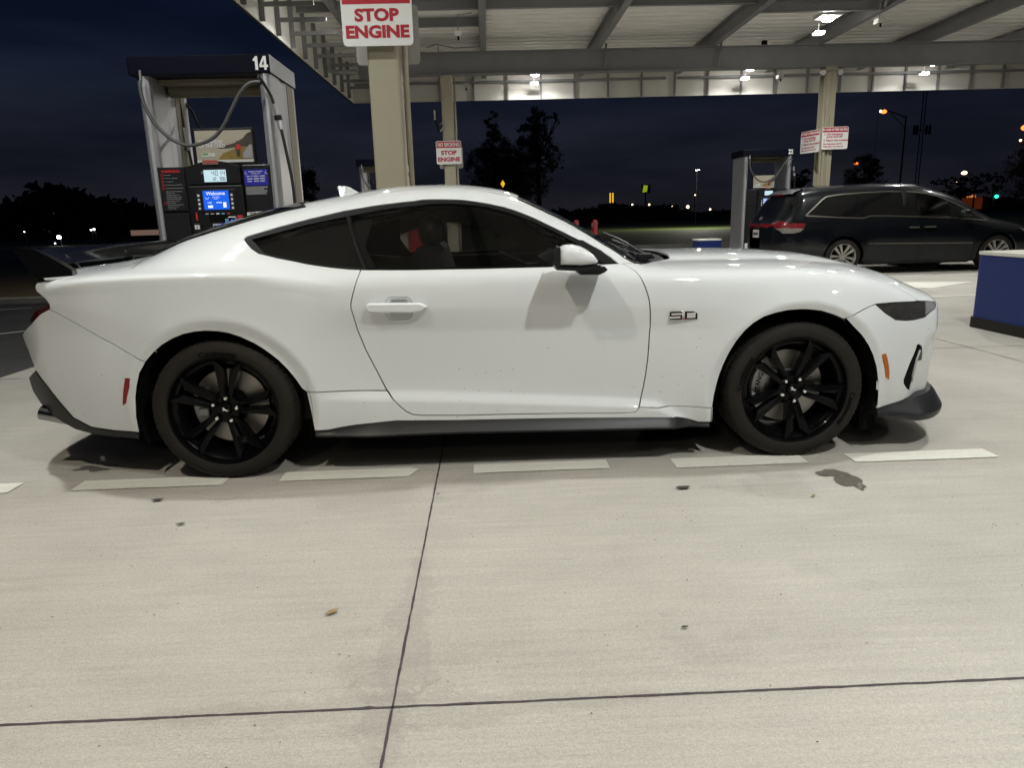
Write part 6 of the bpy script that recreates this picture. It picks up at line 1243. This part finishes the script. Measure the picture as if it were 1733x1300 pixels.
# driver leaning on the wheel, arm raised
P0 = (9.18, 11.23, .62)
per = skinned('person', [[(9.20, 11.23, .60, .15), (9.20, 11.23, .80, .14), (9.22, 11.23, 1.00, .15), (9.24, 11.23, 1.10, .10), (9.26, 11.23, 1.17, .055), (9.29, 11.23, 1.24, .075), (9.30, 11.23, 1.31, .095), (9.29, 11.23, 1.38, .075)],
    [(9.22, 11.23, 1.00, .15), (9.24, 11.05, 1.04, .07), (9.38, 10.98, .92, .052), (9.46, 11.02, 1.04, .045), (9.60, 11.10, 1.08, .036), (9.67, 11.14, 1.10, .028)],
    [(9.22, 11.23, 1.00, .15), (9.24, 11.42, 1.04, .07), (9.36, 11.50, .88, .052), (9.56, 11.44, 1.02, .036), (9.66, 11.42, 1.06, .028)],
    [(9.20, 11.23, .60, .15), (9.25, 11.12, .58, .10), (9.60, 11.10, .60, .075), (9.70, 11.10, .40, .05)], [(9.20, 11.23, .60, .15), (9.25, 11.34, .58, .10), (9.60, 11.36, .60, .075), (9.70, 11.36, .40, .05)]], 'skin')
tag(per, 'driver in an olive shirt sitting behind the side window of the black minivan', 'person')
sh = skinned('shirt', [[(9.20, 11.23, .66, .165), (9.20, 11.23, .80, .158), (9.22, 11.23, 1.00, .165), (9.24, 11.23, 1.08, .11)], [(9.22, 11.23, 1.00, .165), (9.24, 11.05, 1.04, .08), (9.38, 10.98, .92, .062), (9.46, 11.02, 1.03, .055)], [(9.22, 11.23, 1.00, .165), (9.24, 11.42, 1.04, .08), (9.36, 11.50, .89, .062)]], 'shirt_olive', parent=per)
MB().ball((9.275, 11.23, 1.345), 1, 'hair_dark', 16, sc=(.105, .10, .10)).build('hair', 'hair_dark', per)
# ---------------------------------------------------------------- trees and far things
mat('leaf_night', (.03, .035, .018), rough=.8, var=(2, .5)); mat('bark', (.03, .025, .02), rough=.9)
mat('sodium', (0, 0, 0), emit=(1, .17, .03), es=3.5); mat('lamp_white', (0, 0, 0), emit=(1, .72, .42), es=3.5); mat('lamp_cool', (0, 0, 0), emit=(.9, .95, 1), es=14); mat('arch_yellow', (0, 0, 0), emit=(1, .55, .02), es=.9); mat('sign_lime', (0, 0, 0), emit=(.45, .60, .03), es=.5)
mat('pole_dark', (.006, .006, .008), rough=.7); mat('signal_green', (0, 0, 0), emit=(.02, .8, .45), es=5); mat('store_red_glow', (0, 0, 0), emit=(.05, .008, .002), es=1.); mat('store_sign', (0, 0, 0), emit=(1, .3, .08), es=.8); mat('store_wall', (.02, .01, .008), rough=.8)
mat('shed_wall_glow', (0, 0, 0), emit=(.14, .09, .07), es=1.); mat('shed_roof', (.03, .03, .03), rough=.8)
def tree(lab, x, y, blobs, leafn, ls, seed, trunk_h, tr=.22, group='dark trees beyond the forecourt'):
    rnd = random.Random(seed); t = thing('tree', lab, 'tree', (x, y, 0), 0, group); b = MB()
    b.tube([(0, 0, -.2), (.05, 0, trunk_h*.5), (0, .05, trunk_h)], [tr, tr*.8, tr*.55], 8, 'bark')
    for (cx, cy, cz, rx, ry, rz_, w) in blobs:
        b.tube([(0, .02, trunk_h*.8), ((cx)*.5, cy*.5, (trunk_h*.8 + cz)/2), (cx, cy, cz)], [tr*.45, tr*.25, .02], 5, 'bark')
        for k_ in range(3):
            a = rnd.uniform(0, 6.28); b.tube([(cx*.6, cy*.6, trunk_h*.8*.4 + cz*.6), (cx + rx*.8*cos(a), cy + ry*.6*sin(a), cz + rz_*rnd.uniform(-.5, .9))], [.05, .01], 4, 'bark')
    b.build('trunk', 'bark', t)
    v = []; f_ = []; W_ = sum(q[6] for q in blobs)
    for (cx, cy, cz, rx, ry, rz_, w) in blobs:
        n_ = int(leafn*w/W_); ncl = max(4, n_//45)
        for c in range(ncl):
            while True:
                p = (rnd.uniform(-1, 1), rnd.uniform(-1, 1), rnd.uniform(-1, 1)); q = p[0]**2 + p[1]**2 + p[2]**2
                if q < 1 and rnd.random() < .25 + q: break
            px, py, pz = cx + rx*p[0], cy + ry*p[1], cz + rz_*p[2]; cr_ = rnd.uniform(.12, .34)*min(rx, rz_)
            for i in range(45):
                g = Vector((rnd.gauss(0, 1), rnd.gauss(0, 1), rnd.gauss(0, .8)))*cr_*.6; c0 = Vector((px, py, pz)) + g
                d = Vector((rnd.gauss(0, 1), rnd.gauss(0, 1), rnd.gauss(0, 1))).normalized()*ls*rnd.uniform(.6, 1.4); e = d.orthogonal().normalized()*ls*.4
                k_ = len(v); v += [tuple(c0 - d), tuple(c0 + e), tuple(c0 + d), tuple(c0 - e)]; f_.append([k_, k_+1, k_+2, k_+3])
    me = bpy.data.meshes.new('crown'); me.from_pydata(v, [], f_); me.materials.append(MAT['leaf_night']); o = bpy.data.objects.new('crown', me); COL.objects.link(o); o.parent = t
    return t
tree('tall pointed dark tree beyond the narrow column', 1.9, 45, [(-.1, 0, 6.9, .55, .6, 1.3, 1.2), (.1, 0, 5.6, 1.0, 1, 1.1, 2), (-.7, 0, 4.6, 1.3, 1.2, 1.3, 2.5), (.6, 0, 4.3, 1.4, 1.2, 1.4, 2.5), (0, 0, 3.0, 1.9, 1.5, 1.2, 2.5)], 11000, .085, 1, 5.5)
tree('tall ragged dark tree with a drooping right side, right of the pointed tree', 4.7, 45, [(-.1, 0, 7.4, .65, .7, .8, 1.6), (.75, 0, 7.5, .55, .4, .35, .5), (1.25, 0, 7.3, .35, .3, .15, .2), (-.6, 0, 6.2, .8, .8, .9, 2), (.2, 0, 6.0, .8, .8, .8, 1.8), (-.6, 0, 4.8, 1.2, 1, 1.1, 2.5), (.7, 0, 5.0, .8, .7, .8, 1.1), (1.1, 0, 4.4, .5, .5, .3, .5), (-.4, 0, 3.4, 1.4, 1.3, 1.0, 2.4)], 11000, .085, 2, 6)
tree('lower bushy dark tree filling the gap between the pointed and the ragged tree', 3.1, 47, [(-.1, 0, 5.2, .8, .8, 1.0, 1.2), (.4, 0, 4.2, 1.2, 1, 1.1, 1.8), (-.3, 0, 3.0, 1.6, 1.3, 1.2, 2)], 8000, .085, 12, 4)
tree('dark tree just right of the near fuel pump', -8.2, 35, [(-.5, 0, 4.2, .6, .6, .7, 1), (0, 0, 3.2, .8, .8, .9, 1.5), (-.3, 0, 2.2, .9, .8, .9, 1.5)], 4500, .08, 3, 3)
tree('low bushy tree left of the flanged column', 23.2, 48, [(0, 0, 3.2, .5, .5, .6, 1), (.6, 0, 3.5, .4, .4, .7, .8), (.2, 0, 2.0, 1.0, .8, .9, 1.5)], 3500, .08, 4, 3)
tree('bushy dark tree beside the orange street lamp behind the minivan', 29.0, 50, [(0, 0, 4.3, .8, .8, .8, 1.3), (.7, 0, 4.0, .6, .6, .8, 1), (-.8, 0, 3.4, .9, .8, .7, 1.2), (0, 0, 2.6, 1.7, 1.2, 1.0, 2)], 7000, .085, 5, 3.6)
tree('dense dark tree at the right edge of the picture', 41.6, 50, [(0, 0, 5.2, .9, .9, 1.0, 1.2), (-.6, 0, 4.2, 1.3, 1.2, 1.0, 2), (-.2, 0, 2.9, 2.0, 1.6, 1.3, 3)], 8000, .09, 6, 4)
tree('low spreading dark tree under the white street lamp', 36.3, 50, [(0, 0, 3.1, 1.5, .8, .25, 1.2), (-1.6, 0, 3.0, .7, .5, .2, .6), (2.2, 0, 3.2, .9, .6, .35, .8), (1.0, 0, 2.4, 2.2, 1.2, .5, 2.2)], 5000, .09, 7, 2.6)
tree('dark shrub with lit leaves beside the pale shed on the left', -23.2, 45, [(0, 0, .9, .7, .6, .5, 1)], 900, .07, 8, .8, .08)
# treeline on the horizon
rnd = random.Random(9); v = []; f_ = []
for i in range(26000):
    x = rnd.uniform(-170, 190); hh = 3.0 + 1.6*sin(x*.07) + 1.1*sin(x*.19 + 2) + .7*sin(x*.53); hh = max(.8, hh*(1.35 if x < -20 else .55)); z = hh*rnd.random()**.8 + rnd.uniform(-.3, .4); y = rnd.uniform(112, 122) + (30 if x > 10 else 0)
    s_ = rnd.uniform(.4, 1.1); k_ = len(v); a = rnd.uniform(0, 3.1); v += [(x - s_*cos(a), y, z - s_*sin(a)), (x + s_*.5*sin(a), y, z - s_*.5*cos(a)), (x + s_*cos(a), y + .2, z + s_*sin(a)), (x - s_*.5*sin(a), y, z + s_*.5*cos(a))]; f_.append([k_, k_+1, k_+2, k_+3])
me = bpy.data.meshes.new('treeline'); me.from_pydata(v, [], f_); me.materials.append(MAT['leaf_night']); o = bpy.data.objects.new('treeline', me); COL.objects.link(o); o['kind'] = 'stuff'; tag(o, 'far dark mass of trees along the horizon', 'trees')
# lamps far away
for i, (x, y, z, r_, m, lab) in enumerate((
    (-35.4, 60, .72, .17, 'lamp_cool', 'bright white parking lamp low on the left above the rear wing'), (-32.6, 60, 1.26, .06, 'lamp_cool', 'left one of two close tiny lamps at the left'), (-32.35, 60, 1.30, .08, 'lamp_cool', 'right one of two close tiny lamps at the left'), (-38.2, 60, 1.25, .04, 'lamp_cool', 'faint tiny lamp at the far left edge'), (-35.8, 60, .22, .05, 'lamp_cool', 'tiny lamp just under the bright parking lamp'), (-31.65, 60, 1.0, .05, 'lamp_cool', 'tiny lamp left of the pale shed'),
    (31.9, 150, 3.5, .2, 'lamp_white', 'small lamp directly right of the yellow arches'), (33.3, 150, 2.0, .16, 'lamp_white', 'low small lamp right of the yellow arches'), (35.5, 150, 3.4, .22, 'lamp_white', 'small lamp under the lime green sign'), (40.4, 150, 2.8, .24, 'lamp_white', 'small lamp below the mast with the flat lamp'), (43.7, 150, 2.75, .34, 'lamp_white', 'brightest small lamp in the row left of the far pump'), (48.5, 150, 2.1, .22, 'lamp_white', 'small lamp nearest to the far right pump'), (42.6, 150, 1.2, .12, 'lamp_white', 'faint low lamp on the grass skyline'), (29.9, 150, 3.5, .10, 'lamp_white', 'tiny lamp left of the row on the skyline'), (36.6, 120, 4.35, .12, 'lamp_white', 'tiny lamp at the foot of the lime green sign'))):
    t = thing('distant_lamp', lab, 'lamp', (x, y, 0), 0, 'distant lamps'); MB().ball((0, 0, z), r_, m, 10).build('bulb', m, t); MB().cyl(.05, (0, .1 + r_, 0), (0, .1 + r_, z), 5, 'pole_dark').build('pole', 'pole_dark', t)
def street_lamp(x, y, h, armx, lab, m='sodium', r_=.16, power=0):
    t = thing('street_lamp', lab, 'street lamp', (x, y, 0), 0, 'street lamps on tall poles'); b = MB(); b.cyl(.09, (0, 0, 0), (0, 0, h), 8, 'pole_dark', r2=.06); b.tube([(0, 0, h - .12), (armx*.7, 0, h + .25), (armx, 0, h + .32)], .035, 6, 'pole_dark'); b.tube([(0, 0, h - .75), (armx*.75, 0, h + .2)], .025, 6, 'pole_dark'); b.build('pole', 'pole_dark', t)
    b = MB(); b.ball((armx*1.05, 0, h + .34), 1, 'pole_dark', 12, sc=(.28, .12, .07)); hd = b.build('lamp_head', 'pole_dark', t); MB().ball((armx*1.08, -.02, h + .27), 1, m, 12, sc=(r_*1.25, r_, r_*.8)).build('bulb', m, hd); return t
street_lamp(28.84, 45, 7.1, -1.40, 'tall street lamp with a braced arm and orange light')
street_lamp(34.6, 60, 4.8, -1.1, 'orange street lamp shining through the bushy tree'); street_lamp(44.2, 60, 3.8, -1.05, 'white street lamp above the low spreading tree', 'lamp_white', .2); street_lamp(41.9, 50, 6.4, -1.15, 'orange street lamp cut off by the right edge', 'sodium', .26)
for x, y, z, lab in ((27.14, 45, 7.40, 'dim second orange lamp below the tall street lamp'), (42.5, 60, 3.26, 'tiny white lamp below the white street lamp'), (40.4, 50, 5.8, 'round pale lamp at the right edge')):
    t = thing('distant_lamp', lab, 'lamp', (x, y, 0), 0, 'distant lamps'); MB().ball((0, 0, z), .07 if y > 50 else .09, 'lamp_white', 8).build('bulb', 'lamp_white', t); MB().cyl(.012, (0, .3, 0), (0, .3, z), 5, 'pole_dark').build('pole', 'pole_dark', t)
t = thing('flat_lamp_mast', 'tall thin mast with a flat lamp on top left of the far pump', 'mast', (19.5, 60, 0)); MB().cyl(.022, (0, 0, 0), (0, 0, 4.85), 6, 'deep_black').build('pole', 'deep_black', t); MB().box(-.21, .21, -.1, .1, 4.85, 4.9, 'text_grey').build('lamp_head', 'text_grey', t)
l = bpy.data.lights.new('grass_fill', 'POINT'); l.energy = 1700; l.shadow_soft_size = .1; l.color = (1, .95, .85); o = bpy.data.objects.new('lamp', l); COL.objects.link(o); o.parent = t; o.location = (0, -1.6, 4.75)  # added point light that brightens the far grass; the mast head stays unlit
# lattice tower
t = thing('radio_tower', 'tall lattice radio tower with antennas behind the minivan', 'tower', (92.5, 150, 0)); b = MB(); H_ = 38
for dx in (-.38, .38): b.cyl(.09, (dx, 0, 0), (dx*.8, 0, H_), 5, 'pole_dark')
for i in range(38): b.cyl(.04, (-.38 if i % 2 else .38, 0, i), (.38 if i % 2 else -.38, 0, i+1), 4, 'pole_dark')
b.build('mast', 'pole_dark', t); b = MB()
for dx in (-1.6, -1.0, 1.0, 1.7): b.box(dx - .15, dx + .15, -.2, .2, 16.1, 18.0, 'pole_dark')
b.box(-1.7, 1.7, -.05, .05, 16.9, 17.1, 'pole_dark'); b.build('antenna_array', 'pole_dark', t)
# signs far off
def arcs(cx, z, w, h, r_):
    out = []
    for s_ in (-1, 1):
        p = []
        for i in range(17): a = pi*i/16; p.append((cx + s_*w*.25 - w*.25*cos(a)*1.0, 0, z + h*sin(a)**.75))
        out.append(p)
    return out
t = thing('arches_sign', 'low glowing yellow double arch restaurant sign on the skyline', 'sign', (28.5, 150, 0)); b = MB()
for p in arcs(0, 1.75, 1.9, 1.75, .14): b.tube(p, .13, 6, 'arch_yellow')
b.build('double_arch', 'arch_yellow', t); MB().cyl(.1, (0, .3, 0), (0, .3, 2), 5, 'pole_dark').build('pole', 'pole_dark', t)
t = thing('arches_sign', 'tall narrow yellow double arch sign seen edge on above the low one', 'sign', (27.5, 150, 0)); b = MB()
for s_ in (-.28, .28): b.box(s_ - .13, s_ + .13, -.1, .1, 4.0, 6.0, 'arch_yellow')
b.build('double_arch', 'arch_yellow', t); MB().cyl(.1, (0, .3, 0), (0, .3, 4.2), 5, 'pole_dark').build('pole', 'pole_dark', t)
t = thing('roadside_sign', 'dark roadside sign with a lime green panel on the skyline', 'sign', (28.2, 120, 0)); MB().box(-.7, .75, 0, .2, 4.9, 6.3, 'pole_dark').build('board', 'pole_dark', t); MB().prism([(-.6, 5.0), (.15, 5.1), (.3, 6.1), (-.4, 6.2)], .05, 'y', -.06, 'sign_lime').build('panel', 'sign_lime', t); MB().cyl(.12, (0, .3, 0), (0, .3, 5), 5, 'pole_dark').build('pole', 'pole_dark', t)
t = thing('diamond_sign', 'small yellow diamond road sign in front of the dark trees', 'sign', (2.25, 40, 0)); MB().prism([(0, 3.44), (.13, 3.22), (0, 3.0), (-.13, 3.22)], .03, 'y', 0, 'arch_dim' if 'arch_dim' in MAT else 'arch_yellow').build('plate', 'arch_yellow', t); MB().cyl(.03, (0, .05, 0), (0, .05, 3.1), 5, 'pole_dark').build('pole', 'pole_dark', t)  # road sign plate given a glow of its own, no lamp in it
t = thing('traffic_light', 'green traffic light glowing at the far right', 'traffic light', (53.35, 70, 0)); MB().ball((0, 0, 2.12), .17, 'signal_green', 10).build('green_lamp', 'signal_green', t); MB().box(-.25, .25, .2, .4, 1.8, 3.2, 'pole_dark').build('housing', 'pole_dark', t); MB().cyl(.06, (0, .4, 0), (0, .4, 2), 5, 'pole_dark').build('pole', 'pole_dark', t)
t = thing('roadside_store', 'low dark red lit building at the far right behind the minivan bonnet', 'building', (51.6, 73, 0)); MB().box(-2.3, 2.4, 0, 3, .9, 2.1, 'store_red_glow').build('wall', 'store_red_glow', t); b = MB()  # red wall emits its own glow in place of light on it
for dx, w_ in ((.7, .12), (.9, .10), (1.1, .16), (1.3, .1), (1.45, .12)): b.box(dx - w_/2, dx + w_/2, -.1, -.02, 2.2, 2.2 + w_*1.6, 'store_sign')
b.box(.5, 1.6, -.1, -.02, 2.12, 2.17, 'store_sign'); b.build('lit_sign', 'store_sign', t); MB().box(-2.5, 2.6, -.3, 3.2, 2.1, 2.12, 'store_wall').build('roof', 'store_wall', t)
t = thing('shed', 'low pale shed with a dark roof at the left behind the fuel pump', 'building', (-20.7, 45, 0)); MB().box(-1.35, 1.6, 0, 3, .80, 1.14, 'shed_wall_glow').build('wall', 'shed_wall_glow', t); MB().box(-1.34, 1.59, .01, 2.99, 0, .80, 'shed_roof').build('plinth', 'shed_roof', t); MB().prism([(-1.5, 1.14), (1.8, 1.14), (1.7, 1.60), (-1.3, 1.60)], 3.4, 'y', -.2, 'shed_roof').build('roof', 'shed_roof', t)  # the wall glows by itself, standing in for light falling on it
